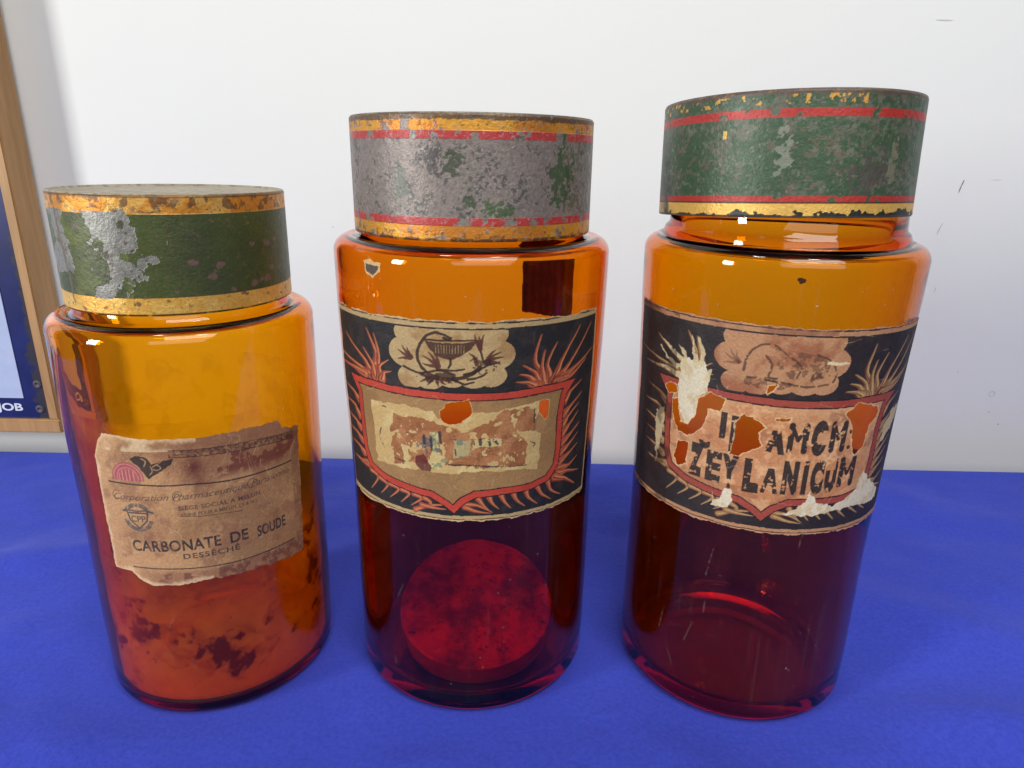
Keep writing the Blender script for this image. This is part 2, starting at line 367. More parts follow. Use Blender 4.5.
M_sprigs=[[(-23.1,192.1),(-26.4,193.4),(-29.2,195.1)],[(-23.1,192.1),(-25.6,194.9),(-27.1,197.2)],[(-23.1,191.8),(-26.5,191.4),(-29.4,190.9)],[(-22.6,192.2),(-23.9,194.4),(-24.5,196.4)],[(-11.2,189.3),(-14.7,191.8),(-17.7,193.6)],[(-11.2,189.3),(-13.2,193.3),(-14.9,195.3)],[(-11.2,189),(-15,189.3),(-17.6,189.9)],[(-10.5,189.3),(-11.2,192.8),(-12.5,194.8)],[(6.9,197.4),(5.3,200.1),(4.5,203.5)],[(6.9,197.4),(7.5,200.8),(8.4,203.5)],[(6.9,197.4),(6.6,200.8),(6.3,202.8)],[(9.5,191.8),(12.9,194.5),(16,195.7)],[(9.5,191.4),(13.6,193.1),(16.6,193.3)],[(9.5,191.1),(12.9,191.3),(15.6,190.2)],[(9.5,191.8),(11.5,195.2),(13.5,196.8)],[(5.5,190.5),(4.2,193.7),(2.3,195.3)],[(-14.8,184.5),(-17.7,184.5),(-19.4,185.5)],[(-14.1,184.2),(-17,182.5),(-19,181.6)],[(-12.7,183.9),(-14.2,181.8),(-15.7,180.2)],[(-11.4,183.4),(-11.4,181.6),(-10.7,179.8)],[(-10,183.5),(-9,181.7),(-7.7,181.1)],[(-8.6,183.4),(-6.6,182.6),(-4.9,181.8)]]
M_rem=[(-47.4,167.6),(-27.4,169.6),(-13.8,168.4),(-11.7,165),(2.8,167.8),(15.1,168.8),(23.7,170.2),(33.7,171),(34.3,167.2),(30.1,157.4),(35.4,155.7),(35.3,137.8),(24.3,139.1),(6.9,139.7),(-7.2,138.5),(-20.5,138.5),(-35.8,137.7),(-46.2,137.4),(-46.3,152.5)]
M_orange=[(-33.6,163.2),(-18.3,164.3),(-12.5,161.9),(-1.3,159.6),(12.4,163.8),(18,168.6),(32.2,168.3),(33,157.6),(22.5,157.7),(28.7,151.5),(29.3,140.6),(15.4,141),(1.3,141.9),(-7.1,142.8),(-18.9,142.3),(-34.8,139.9),(-35.8,155.2)]
M_pale2=[[(-15.5,157.9),(-11.8,159),(-11.3,148.6),(-7.8,145),(-11.5,140.1),(-18.9,139.9),(-15,148.2)],[(-4.9,155),(2.8,155.2),(2.7,147.7),(-5,146)],[(3.4,155.5),(16,155.4),(16.4,151.6),(4.1,151.5)],[(-29.9,149.6),(-26.5,149.4),(-26.1,138.7),(-28.9,139.7)]]
M_stain=[(-22.7,145.5),(-18.7,146.9),(-15.1,140.5),(-15.9,138.5),(-20.5,138.5),(-23.3,141.6)]
M_marks=[[(31.7,167.6),(32,157.4)],[(-43.1,150.3),(-40.3,145.5)],[(-41.7,155.3),(-43,151.5)],[(-39.6,166.5),(-37.7,166.6)],[(-18.5,156),(-17.9,150.8)],[(-15.2,155.7),(-14.9,149.7)],[(-11.1,159.1),(-10.5,153.2)],[(-4.8,157.3),(-3.9,155.1)],[(-4.2,150.6),(-3.7,147.6)],[(6.9,155.2),(7.2,152.8)],[(10.8,155),(11.3,152.6)],[(13.2,154.9),(14.7,153)],[(30.6,152),(32.7,150.8),(31.9,149.4)],[(-34.7,141.8),(-28.5,141.6)],[(-7.1,142.8),(1.3,142.8),(15.4,141.6),(28.9,140.6)],[(4.1,154.9),(4.4,152.8)]]
M_holes=[[(-10.2,168.7),(-6.7,172.6),(2.2,174.3),(3.5,167.8),(-1.3,163.3),(-7.5,162.6),(-9.9,165.4)],[(33.7,171),(38.8,170.9),(39.4,164),(37.4,161.8),(34.7,165.3)]]
R_white=[[(-59.7,187),(-55.6,189.6),(-51.3,187.4),(-47.3,189.9),(-44.7,181.8),(-45.2,176.1),(-48.5,171.2),(-46.5,163.5),(-50,160.5),(-54.1,156.2),(-57.1,160.4),(-59.9,171.3),(-59.5,179.7)],[(-32.7,131),(-29.5,132.4),(-28.3,126.1),(-30.1,121.8),(-38,121.2),(-37.4,123.9),(-33.7,126)],[(-5.7,122),(-1.6,124.8),(3.9,129.1),(4.5,135),(8.5,128.1),(17.9,125.8),(28.8,131.3),(33.2,141.4),(39.5,134.7),(51.8,127.2),(51.9,121.7),(26.2,124.1),(8.2,121.8)],[(-74.1,158.1),(-67.7,161.2),(-68.5,147.8),(-71.5,130.1),(-73.5,144)],[(42.4,161),(48.9,167.7),(62.4,169),(54.3,159.5),(42.4,152.7)]]
R_spikes=[[(-57.7,186.7),(-65.7,191.2),(-72.3,194.5)],[(-58.3,183.3),(-67.3,185.9),(-73.7,190.8)],[(-51.2,186.7),(-53,194.2),(-54.5,199.3)],[(-48.8,188),(-48.7,195.1),(-51.5,199.5)],[(-56.8,186.9),(-58.2,190.6),(-61.6,193.8)],[(-45.9,181.5),(-44.3,185.3),(-44.1,186.3)],[(-59.9,179.6),(-66.7,181.1),(-74.2,182.3)]]
R_holes=[[(-68,172.6),(-64.7,174.6),(-60.8,174.1),(-60.9,171),(-65.6,169.3)],[(-48.5,171.2),(-43.2,175.7),(-36.5,173.7),(-38,168),(-43.6,167.9),(-44.6,161.6),(-46.9,156.7),(-52.6,151.9),(-58.3,153.1),(-62.1,159.6),(-62.6,167.2),(-60.1,168.2),(-57.1,157),(-53.3,157.3),(-49.4,163.5)],[(-57.7,147.8),(-52.3,148.6),(-52,137.9),(-56.6,135.3),(-59.1,138.8)],[(-28,168.1),(-24.4,167.6),(-18.6,163.7),(-21.1,160.9),(-19.3,154.7),(-28,148.6),(-32.1,148.7),(-30.3,156),(-30.9,164)],[(15.2,170.9),(20.8,175.6),(32.8,172.4),(34.6,168.9),(29.4,163.7),(28.6,154),(24.6,150.6),(21.8,154.3),(20,165)],[(-19.6,179.2),(-19.4,182.8),(-16.1,183.9),(-17.8,181)],[(-14.8,168.4),(-9,169),(-9.1,167.7),(-14.4,167.5)]]
R_sheet=[(-47.5,169.8),(-27.9,172.6),(-5.4,171.2),(16.3,170.1),(29,165.4),(33.2,141.4),(16.9,130.8),(-13.8,127.2),(-38.3,132),(-51.6,134.5),(-53,154.9)]
L_out=[(-16.4,155.7),(-7.7,155.6),(0.5,154.5),(4.2,154.3),(20.3,153.7),(32.4,153.8),(45.4,153.8),(62,152.6),(63.7,148.5),(74.7,145.9),(74.2,127.5),(73.6,99.8),(72.7,77),(62.6,77.4),(47.1,79.4),(32.9,80.2),(19.7,80.3),(8.7,79.2),(-2.8,79),(-9.3,80.8),(-13.7,85.6),(-24.1,86),(-23.7,104.8),(-23.8,124),(-22.8,143.9),(-19.4,151.7)]
L_lines=[[(-17.3,132.4),(-6,132.1),(7.2,131.5),(19.5,131.2),(33.9,130.1),(49.9,129.8),(67.9,129.5)],[(-12.5,88.5),(3.2,88.2),(17.3,87.6),(33.6,86.9),(47.9,86.8),(66.2,86.4)],[(13.4,115.6),(23.7,114.4),(32.1,114),(39.8,113)]]

# ------------------------------------------------------------------ paper labels
def paper_mat(name, gloss=0.6):
    t = NT(name); c = t.coord()
    a = t.n('ShaderNodeAttribute', attribute_name='paint').outputs['Color']
    f = t.noise(c, 900, 3, 0.6); m = t.noise(c, 120, 5, 0.65)
    col = t.mix(0.35, a, t.ramp(f, [(0.3, (0.55, 0.55, 0.55)), (0.7, (1.25, 1.25, 1.25))]), 'MULTIPLY')
    h = t.math('ADD', f, t.math('MULTIPLY', m, 2.2))
    b = t.bsdf(Base_Color=col, Roughness=gloss, Normal=t.bump(h, 0.45, 0.0005)); b.inputs['Specular IOR Level'].default_value = 0.3
    return t.surf(b.outputs[0])

def ornate_design(cv, sh, worn):
    """dark blue apothecary label: cream rules, scalloped emblem, leaves and red shield; sh moves it along the arc"""
    S = lambda pts: [(a + sh, b) for a, b in pts]
    u0, u1, v0, v1 = cv.box
    U, V = cv.U, cv.V
    cream = (176, 150, 108) if not worn else (176, 130, 96)
    navy = (36, 35, 38) if not worn else (42, 36, 38)
    leafc = (178, 92, 62) if not worn else (160, 126, 84)
    leaf2 = (208, 140, 92) if not worn else (190, 160, 110)
    red = (182, 66, 50) if not worn else (152, 70, 58)
    cv.wob(0.25, 5.0, 21)
    cv.rgb[:] = s2l(navy)
    cv.paint(sstep(cv.noisef(5, 5, 3), 0.45, 0.75), (58, 50, 48), 0.55)
    cv.paint(((V + cv.DV) > v1 - 3.9), cream); cv.paint(((V + cv.DV) < v0 + 3.6), cream)
    cv.paint((np.abs(V + cv.DV - (v1 - 1.7)) < 0.28), (52, 38, 34)); cv.paint((np.abs(V + cv.DV - (v0 + 1.8)) < 0.25), (70, 48, 38))
    cv.paint((V > v1 - 1.4) & (cv.noisef(6, 4, 30) > 0.5), (112, 80, 60), 0.8)
    cv.paint((np.abs(U - (u1 - 1.6)) < 0.35), cream); cv.paint((U > u1 - 0.5), cream)
    # leaves
    for i, l in enumerate(M_leaves):
        p = S(l)
        q = [p[0], ((p[0][0] + p[1][0]) / 2, (p[0][1] + p[1][1]) / 2), p[1], p[2]]
        cv.paint(cv.stroke(q, 5.2, 0.3) * (cv.noisef(2.0, 3, 40 + i % 5) > 0.30), (108, 48, 40), 0.9)
        cv.paint(cv.stroke([(a + 0.3, b + 0.1) for a, b in q], 3.9, 0.2), leafc, 0.9)
        cv.paint(cv.stroke([(a + 0.8, b + 0.2) for a, b in q], 1.1, 0.1), leaf2, 0.75)
        cv.paint(cv.stroke([(a - 0.35, b) for a, b in q], 0.7, 0.1), (84, 36, 34), 0.8)
    for l in M_claws:
        p = S(l); cv.paint(cv.stroke(p, 3.2, 0.2), (120, 62, 46), 0.85); cv.paint(cv.stroke(p, 2.2, 0.2), leafc, 0.85); cv.paint(cv.stroke([(a + 0.3, b) for a, b in p], 0.55, 0.1), leaf2, 0.8)
    # scalloped emblem
    lobe = np.zeros(U.shape); X, Y = cv.xy()
    for i, (a, b) in enumerate(M_lobes):
        r = [8.2, 6.3, 6.3, 8.2, 6.3, 6.2, 6.4, 6.6, 6.6, 7, 7, 7, 11, 10, 10][i]
        lobe = np.maximum(lobe, (np.hypot((X - a - sh), (Y - b) * 1.22) < r))
    edge = lobe * (Y > 178.6) * (Y < v1 - 4.6)
    cv.paint(edge, cream); cv.paint(edge * sstep(cv.noisef(9, 4, 7), 0.45, 0.7), (150, 112, 70) if not worn else (140, 78, 54), 0.7)
    ink = (50, 32, 30); op = 0.94 if not worn else 0.62
    cv.wob(0.3, 2.2, 41)
    if not worn:
        bowl = cv.poly(S(M_bowl)); cv.paint(bowl, (70, 44, 36), op)
        cv.paint(bowl * (np.sin(X * 5.2) > 0.55) * (Y < 198.8) * (Y > 195) * (np.abs(X - sh + 5.4) < 6.5), cream, 0.45)
        cv.paint(cv.stroke(S([(-16.8, 200.6), (5.8, 200.8)]), 0.8), ink, op)
        for k, l in enumerate(M_snake):
            w = (1.1, 1.9) if k == 0 else (1.2, 0.8)
            cv.paint(cv.stroke(S(l), w[0], w[1]), ink, op)
        for l in M_sprigs: cv.paint(cv.stroke(S(l), 2.0, 0.3), (84, 48, 40), op)
    else:      # a crouching beast, half rubbed away
        body = cv.poly([(-19, 200), (-9.6, 199), (-1.5, 197.6), (4, 194), (2.6, 188), (-7, 185.8), (-15, 188), (-18, 194)])
        cv.paint(body * sstep(cv.noisef(2.2, 4, 62), 0.44, 0.60), (96, 66, 52), 0.75)
        for l in ([(-30.2, 188.7), (-29.1, 196), (-24.7, 200.6), (-19.2, 201), (-14.4, 197.6)], [(-22, 196), (-19.2, 192.4), (-20, 187.3), (-16, 186.6)],
                  [(-30, 186), (-22, 185.6), (-13.8, 185)], [(-13.8, 184.8), (-4, 183.6), (4, 185)], [(-2, 198), (4, 195), (7, 190), (6, 186)], [(-12, 196), (-8, 192.5), (-9, 187.5)]):
            cv.paint(cv.stroke(l, 1.1, 0.8) * (cv.noisef(2.0, 3, 63) > 0.36), (66, 48, 42), 0.8)
        for l in M_sprigs[:4]: cv.paint(cv.stroke(S(l), 1.6, 0.3), (96, 62, 50), 0.6)
    fol = np.exp(-(((X - sh + 11) / 9) ** 2 + ((Y - 184) / 2.6) ** 2)) * sstep(cv.noisef(1.6, 2, 9), 0.48, 0.6)
    cv.paint(fol > 0.3, ink, op * 0.9)
    fol = np.exp(-(((X - sh - 8) / 6) ** 2 + ((Y - 190) / 4.2) ** 2)) * sstep(cv.noisef(1.4, 2, 19), 0.52, 0.62)
    cv.paint(fol > 0.35, ink, op * 0.8)
    # red shield
    cv.wob(0.22, 5.0, 61)
    sp = S(M_shield); ins = cv.poly(sp); d = cv.dist(sp, closed=True)
    cv.paint(cv.stroke([(0, 0), (1, 0)], 0.1), ink, 0)
    cv.paint((d < 0.45) * (1 - ins), (24, 20, 24))
    cv.paint(ins, (156, 120, 78) if not worn else (190, 140, 100))
    cv.paint(ins * (d < 3.1), red); cv.paint(ins * (np.abs(d - 3.25) < 0.3), (60, 30, 30)); cv.paint(ins * (d < 3.0) * (cv.noisef(14, 4, 77) > 0.6), (150, 52, 44), 0.35)
    return ins * (d > 3.6)

def rag(cv, amp=0.8, scale=2.5, seed=5):
    u0, u1, v0, v1 = cv.box
    n = (cv.noisef(scale, 4, seed) - 0.5) * 2 * amp + (cv.noisef(12, 2, seed + 1) - 0.5) * amp * 1.4
    d = np.minimum(np.minimum(cv.U - u0, u1 - cv.U), np.minimum(cv.V - v0, v1 - cv.V))
    cv.alpha = np.minimum(cv.alpha, (d + n > amp * 0.9).astype(float)); return d + n

def crease(cv, seed, n, u0, u1, v0, v1, col, op=0.5):
    r = random.Random(seed)
    for _ in range(n):
        x, y = r.uniform(u0, u1), r.uniform(v0, v1); a = r.uniform(-1.9, 1.9); L = r.uniform(2, 9); p = [(x, y)]
        for k in range(3): a += r.uniform(-0.5, 0.5); p.append((p[-1][0] + L / 3 * math.cos(a), p[-1][1] + L / 3 * math.sin(a)))
        cv.paint(cv.stroke(p, r.uniform(0.15, 0.4), 0.1), col, op * r.uniform(0.4, 1))

def label_middle():
    cv = Canvas(-76, 74, 112, 211, 0.25, (40, 40, 50)); cv.box = (-75, 72, 113.2, 210)
    fld = ornate_design(cv, 0, False)
    cv.paint(fld * sstep(cv.noisef(16, 4, 12), 0.4, 0.7), (132, 100, 64), 0.5)
    cv.wob(1.1, 3.5, 81)
    rem = cv.poly(M_rem) * fld; cv.paint(rem, (192, 162, 108)); cv.paint(rem * sstep(cv.noisef(7, 4, 13), 0.5, 0.7), (206, 184, 132), 0.7)
    cv.wob(2.2, 4.0, 91)
    org = cv.poly(M_orange) * (cv.noisef(3.2, 3, 14) < 0.66); cv.paint(org, (152, 98, 60)); cv.paint(org * sstep(cv.noisef(6, 5, 15), 0.42, 0.66), (176, 124, 84), 0.7); cv.paint(org * sstep(cv.noisef(3, 4, 25), 0.58, 0.7), (124, 76, 50), 0.5)
    cv.paint(org * (np.abs(np.mod(cv.V + 0.04 * cv.U, 5.4) - 2.7) < 0.16), (120, 70, 44), 0.35)
    cv.wob(0.9, 2.5, 101)
    for i, q in enumerate(M_pale2):
        cv.paint(cv.poly(q), (196, 176, 122) if i != 1 else (172, 158, 112), 0.9)
    cv.paint(cv.poly(M_pale2[0]) * (cv.noisef(1.8, 2, 16) > 0.56), (120, 130, 98), 0.8); cv.paint(cv.poly(M_pale2[1]) * (cv.noisef(2.4, 2, 17) > 0.58), (104, 116, 100), 0.8)
    g = np.exp(-(((cv.U + 16) / 7) ** 2 + ((cv.V - 151) / 5) ** 2)) * (cv.noisef(1.7, 3, 18) > 0.5)
    cv.paint(g > 0.45, (88, 88, 92), 0.8)
    cv.wob(0.3, 1.5, 111)
    for i, q in enumerate(M_marks):
        w = 1.5 if i in (4, 5, 6, 9, 10, 11) else 0.7
        cv.paint(cv.stroke(q, w, w * 0.8) * (cv.noisef(1.2, 2, 20 + i) > 0.34), (44, 46, 54), 0.9)
    cv.paint(cv.poly(M_stain), (92, 32, 34), 0.9)
    crease(cv, 4, 30, -55, 46, 128, 176, (206, 186, 146), 0.5); crease(cv, 9, 14, -66, 70, 114, 208, (120, 104, 92), 0.35)
    cv.wob(0.8, 2.0, 121)
    for q in M_holes:
        cv.hole(cv.poly(q)); cv.paint((cv.dist(q, closed=True) < 0.5 * (0.4 + 1.2 * cv.noisef(3, 3, 88))), (206, 170, 118), 0.6)
    d = rag(cv, 0.9, 2.6, 5); cv.paint(sstep(-d, -1.7, -1.1), (206, 176, 132), 0.8)
    cv.hole(((cv.U + 60) / 2.6) ** 2 + ((cv.V - 210) / 2.2) ** 2 < 1 + (cv.noisef(2, 2, 2) - 0.5))
    return cv

def label_right():
    cv = Canvas(-98, 68, 110, 211, 0.25, (40, 40, 50)); cv.box = (-97, 63.5, 111.2, 210)
    sh = -9.5
    fld = ornate_design(cv, sh, True)
    cv.paint(((cv.V > cv.box[3] - 4) & (cv.U < 5)) * sstep(cv.noisef(10, 3, 2), 0.3, 0.6), (120, 72, 58), 0.6)
    # aged paper field with brown bloom
    cv.wob(1.5, 4, 201)
    sheet = cv.poly(R_sheet) * fld
    cv.paint(fld * sstep(cv.noisef(11, 4, 31), 0.4, 0.7), (206, 158, 118), 0.6)
    cv.paint(sheet * sstep(cv.noisef(9, 5, 32), 0.42, 0.58), (184, 122, 82), 0.75)
    cv.paint(sheet * sstep(cv.noisef(3.2, 5, 33), 0.52, 0.70), (222, 176, 132), 0.55)
    cv.paint(fld * (cv.V < 134) * sstep(cv.noisef(8, 4, 34), 0.42, 0.55), (150, 92, 62), 0.5)
    cv.paint(fld * sstep(cv.noisef(5, 5, 35), 0.58, 0.72), (146, 94, 70), 0.6)
    # stencilled letters, partly torn
    ink = (30, 30, 34)
    wear = (cv.noisef(1.8, 4, 51) < 0.69) * 1.0
    def word(txt, u0, u1, vb, h, bold, cut=None):
        if txt == 'M':
            a, b, t_ = u0 + 1.0, u1 - 1.0, vb + h; mid = (a + b) / 2; m = np.zeros(cv.U.shape)
            for p in ([(a, vb + 0.4), (a, t_ - 0.6)], [(b, vb + 0.4), (b, t_ - 0.6)]): m = np.maximum(m, cv.stroke(p, 2.6))
            for p in ([(a, t_ - 0.8), (mid, vb + h * 0.42)], [(b, t_ - 0.8), (mid, vb + h * 0.42)]): m = np.maximum(m, cv.stroke(p, 1.7))
            m = m * wear
        else: m = text_mask(cv, txt, u0, u1, vb, h, bold=bold) * wear
        if cut is not None: m = m * cut
        cv.paint(m, ink, 0.95)
        return m
    cv.wob(0, 1, 1)
    zy = [('Z', -50.5, -43.5, 134.9), ('E', -41.8, -34.8, 134.0), ('Y', -34.6, -27.3, 133.4), ('L', -24.8, -18.0, 133.2), ('A', -17.2, -9.6, 133.3), ('N', -8.3, -1.6, 134.0), ('I', 0.3, 2.6, 134.2), ('C', 4.0, 10.0, 134.6), ('U', 10.8, 16.4, 135.0), ('M', 17.6, 26.0, 136.0)]
    for ch, a, b, vb in zy:
        hh = 13.6
        cut = None
        if ch == 'A': cut = (cv.noisef(2.6, 3, 71) < 0.56)
        if ch == 'U': cut = (cv.V < 144.5) | (cv.U > 15)
        if ch == 'Y': cut = (cv.noisef(3, 3, 72) < 0.62)
        word(ch, a, b, vb, hh, 0.05 if ch in 'EA' else 0.085, cut)
    word('I', -37.4, -34.6, 156.2, 11.0, 0.06); word('I', -32.6, -29.0, 151.0, 15.2, 0.06)
    word('C', -47.0, -41.0, 149.0, 14.0, 0.03, cv.V < 152.2)
    word('A', -17.6, -9.2, 153.3, 12.4, 0.09, (cv.V < 163) & (cv.noisef(3, 3, 73) < 0.62))
    word('M', -8.4, -0.2, 153.4, 13.0, 0.06); word('O', 1.4, 8.8, 153.6, 13.2, 0.10, (cv.U < 6.2) | (cv.V < 157) | (cv.V > 163.5)); word('M', 10.0, 17.4, 153.8, 13.4, 0.06)
    for vb in (154.9, 162.4): cv.paint(np.hypot(cv.U - 19.8, cv.V - vb) < 1.0, ink, 0.9)
    # old white paper where the print has lifted
    cv.wob(1.4, 2.5, 211)
    for i, q in enumerate(R_white):
        m = cv.poly(q); cv.paint(m, (216, 206, 182) if i < 3 else (186, 168, 134), 0.95)
        cv.paint(m * sstep(cv.noisef(5, 4, 61 + i), 0.5, 0.66), (196, 170, 128), 0.6)
    for q in R_spikes: cv.paint(cv.stroke(q, 3.0, 0.3), (204, 188, 148), 0.85)
    cv.wob(0.8, 2.0, 221)
    crease(cv, 14, 46, -60, 36, 120, 206, (214, 176, 140), 0.55); crease(cv, 19, 26, -90, 62, 112, 208, (86, 66, 60), 0.5)
    cv.paint((cv.U < -62) * sstep(cv.noisef(7, 4, 36), 0.45, 0.6), (40, 24, 22), 0.6)
    cv.paint(cv.stroke([(3.0, 194.2), (12.0, 194.2)], 1.6, 0.8), (222, 204, 170), 0.8)
    for q in R_holes:
        cv.hole(cv.poly(q)); cv.paint((cv.dist(q, closed=True) < 0.55 * (0.4 + 1.2 * cv.noisef(3, 3, 88))), (226, 190, 146), 0.6)
    d = rag(cv, 0.8, 2.2, 15); cv.paint(sstep(-d, -1.5, -1.0), (196, 150, 118), 0.7)
    return cv

def label_left():
    cv = Canvas(-28, 79, 74, 160, 0.2, (190, 146, 104)); cv.box = (-28, 79, 74, 160)
    cv.wob(0.9, 3.0, 301)
    ins = cv.poly(L_out); cv.alpha = ins; d = cv.dist(L_out, closed=True)
    U, V = cv.U, cv.V
    cv.paint(sstep(cv.noisef(22, 5, 1) + 0.004 * U, 0.40, 0.72), (150, 110, 76), 0.75)
    cv.paint(sstep(cv.noisef(7, 5, 2), 0.52, 0.72), (138, 92, 70), 0.55)
    top = sstep(V, 130, 136) * sstep(U + 10 * cv.noisef(9, 3, 4), 8, 26)
    cv.paint(top, (148, 102, 76), 0.65); cv.paint(top * sstep(cv.noisef(8, 4, 5), 0.50, 0.60) * (V < 144), (106, 46, 42), 0.75)
    cv.paint(np.exp(-(((U - 22) / 4.5) ** 2 + ((V - 138) / 9) ** 2)) * (cv.noisef(4, 4, 6) + 0.2), (96, 42, 40), 0.95)
    low = (1 - sstep(V, 84.5, 88.0)) * sstep(U, -14, 4); cv.paint(low, (146, 100, 76), 0.7); cv.paint(low * sstep(cv.noisef(4, 4, 8), 0.5, 0.62), (110, 62, 54), 0.7)
    cv.paint((1 - sstep(d + 3 * (cv.noisef(5, 3, 9) - 0.5), 0.4, 2.6)) * (U < 24), (222, 190, 150), 0.75)
    cv.paint((V > 148) * (U < 14) * sstep(cv.noisef(8, 3, 10), 0.35, 0.6), (214, 186, 148), 0.8)
    cv.paint((U > 68) * (cv.noisef(5, 4, 11) > 0.4), (128, 86, 64), 0.5)
    cv.paint(sstep(cv.noisef(2.0, 4, 12), 0.66, 0.80), (206, 172, 134), 0.3)
    ink = (44, 42, 48)
    cv.wob(0.12, 2.0, 311)
    cv.paint(cv.stroke(L_lines[0], 0.75), ink, 0.92); cv.paint(cv.stroke(L_lines[1], 0.65), ink, 0.85); cv.paint(cv.stroke(L_lines[2], 0.4), ink, 0.7)
    # ornamental band with scrolls
    band = np.abs(V - np.interp(U, [13, 24, 36, 52, 70], [146.8, 146.2, 145.8, 144.9, 142.8]))
    inb = (band < 1.7) & (U > 12) & (U < 71)
    cv.paint(inb * (0.55 + 0.45 * (np.sin(U * 2.2 + np.sin(V * 3)) > 0)) * (cv.noisef(1.1, 2, 21) > 0.40), (70, 48, 44), 0.75)
    cv.paint((np.abs(band - 1.7) < 0.22) & (U > 12) & (U < 71), (70, 48, 44), 0.8)
    # ornament leaf and pink revenue stamp
    cv.wob(0.3, 1.6, 321)
    orn = cv.poly([(-5, 144.5), (-1.5, 146.4), (3, 145.2), (4.5, 142.3), (9, 143.4), (14, 144.6), (12.5, 141.8), (7.5, 138.2), (2.4, 135.0), (0.5, 137.8), (-1.5, 141.5)])
    cv.paint(orn, (48, 42, 44), 0.92)
    for q in ([(5, 140.8), (6.8, 142.0), (8.2, 140.4), (6.6, 139.2), (5.2, 139.6)], [(0.5, 144.8), (2.2, 143.6), (1.2, 141.2)], [(3.2, 137.2), (4.6, 138.8), (4.0, 141.0)]): cv.paint(cv.stroke(q, 0.5), (176, 140, 104), 0.9)
    cx, cy = -7.2, 135.2
    r = np.hypot(U - cx, (V - cy) * 0.98); pk = (r < 7.6) * (V > 133.6) * (V < 144)
    cv.paint(pk, (160, 66, 82), 0.68); cv.paint(pk * (np.abs(r - 6.6) < 0.3), (206, 128, 130), 0.7); cv.paint(pk * (np.abs(r - 5.0) < 0.25), (206, 128, 130), 0.7)
    cv.paint(pk * (r < 4.4) * (np.abs(np.mod(U, 1.7) - 0.85) < 0.28), (214, 140, 138), 0.7)
    # print
    fade = (cv.noisef(3.0, 4, 22) < 0.64) * 0.25 + 0.75
    cup = lambda u: 0.0
    cv.wob(0, 1, 1)
    cv.paint(text_mask(cv, 'Corporation Pharmaceutique Parisienne', -16, 66, 124.0, 3.2, bold=-0.004, shear=0.45) * fade, (72, 62, 60), 0.85)
    for a, b in ((-15.5, 125.5), (12.2, 125.3), (44.5, 125.2)):
        cv.paint(cv.stroke([(a + 2.6, b + 2.4), (a + 0.6, b + 2.8), (a - 1.0, b + 0.6), (a + 0.2, b - 1.8), (a + 2.4, b - 1.2)], 0.4), (78, 66, 62), 0.8)
    cv.paint(text_mask(cv, 'SIÈGE SOCIAL A MELUN', 13, 49, 118.5, 2.1, bold=0.012, space=1.15) * fade, ink, 0.8)
    cv.paint(text_mask(cv, 'USINE POUR A MELUN  ( S & M )', 14, 47, 115.3, 1.6, bold=0.012) * fade, ink, 0.7)
    cv.paint(text_mask(cv, 'CARBONATE', -10.8, 29, 97.6, 5.6, bold=0.018, space=1.05) * fade, ink, 0.95)
    cv.paint(text_mask(cv, 'DE', 33.2, 41.5, 97.4, 5.6, bold=0.018) * fade, ink, 0.95)
    cv.paint(text_mask(cv, 'SOUDE', 46, 61.5, 96.6, 5.6, bold=0.018, space=1.05, curve=lambda u: (u - 46) * 0.01) * fade, ink, 0.95)
    cv.paint(text_mask(cv, 'DESSÉCHÉ', 12, 37, 93.0, 2.7, bold=0.016, space=1.2) * fade, ink, 0.9)
    # seal: round badge with a shield and monogram
    X, Y = U + 5.6, V - 115.2; rr = np.hypot(X, Y)
    cv.paint((rr < 7.3) * (rr > 5.3) * ((Y > 2.6) | (Y < -1.5)) * (0.5 + 0.5 * (cv.noisef(1.1, 2, 25) > 0.45)), (86, 84, 84), 0.85)
    cv.paint(cv.stroke([(-12.6, 118.4), (-9, 118.8), (-5.6, 118.4), (-2, 118.8), (1.8, 117.8)], 0.9), (70, 68, 70), 0.8)
    shp = [(-10.4, 117.6), (-0.8, 117.6), (-1.6, 113.6), (-5.6, 109.6), (-9.6, 113.6)]
    cv.paint(cv.dist(shp, closed=True) < 0.4, (70, 68, 70), 0.9)
    cv.paint(text_mask(cv, 'CPP', -9.0, -2.2, 112.9, 3.2, bold=0.01), (64, 62, 66), 0.9)
    crease(cv, 24, 60, -20, 72, 80, 152, (220, 188, 150), 0.5); crease(cv, 25, 30, -20, 72, 80, 152, (104, 68, 56), 0.5)
    return cv

def on_jar(Rf, off=0.00018, Rref=None):
    def f(U, V):
        zs = np.linspace(0, 0.3, 121); rt = np.array([Rf(z) for z in zs])
        a = U / (Rref * 1000.0); z = V / 1000.0; r = np.interp(z, zs, rt) + off
        return r * np.sin(a), -r * np.cos(a), z
    return f

# ------------------------------------------------------------------ tin lids
def lid_mat(name):
    t = NT(name); c = t.coord()
    a = t.n('ShaderNodeAttribute', attribute_name='paint').outputs['Color']
    k = t.n('ShaderNodeAttribute', attribute_name='mask').outputs['Fac']
    f = t.noise(c, 700, 4, 0.65); m = t.noise(c, 160, 4, 0.6)
    col = t.mix(0.4, a, t.ramp(f, [(0.3, (0.6, 0.6, 0.6)), (0.7, (1.3, 1.3, 1.3))]), 'MULTIPLY')
    ro = t.math('ADD', t.math('MULTIPLY', m, 0.30), 0.28)
    h = t.math('ADD', t.math('ADD', t.math('MULTIPLY', f, 0.7), m), t.math('MULTIPLY', k, -0.5))
    b = t.bsdf(Base_Color=col, Roughness=ro, Metallic=t.math('MULTIPLY', k, 0.45), Normal=t.bump(h, 0.5, 0.0007))
    return t.surf(b.outputs[0])

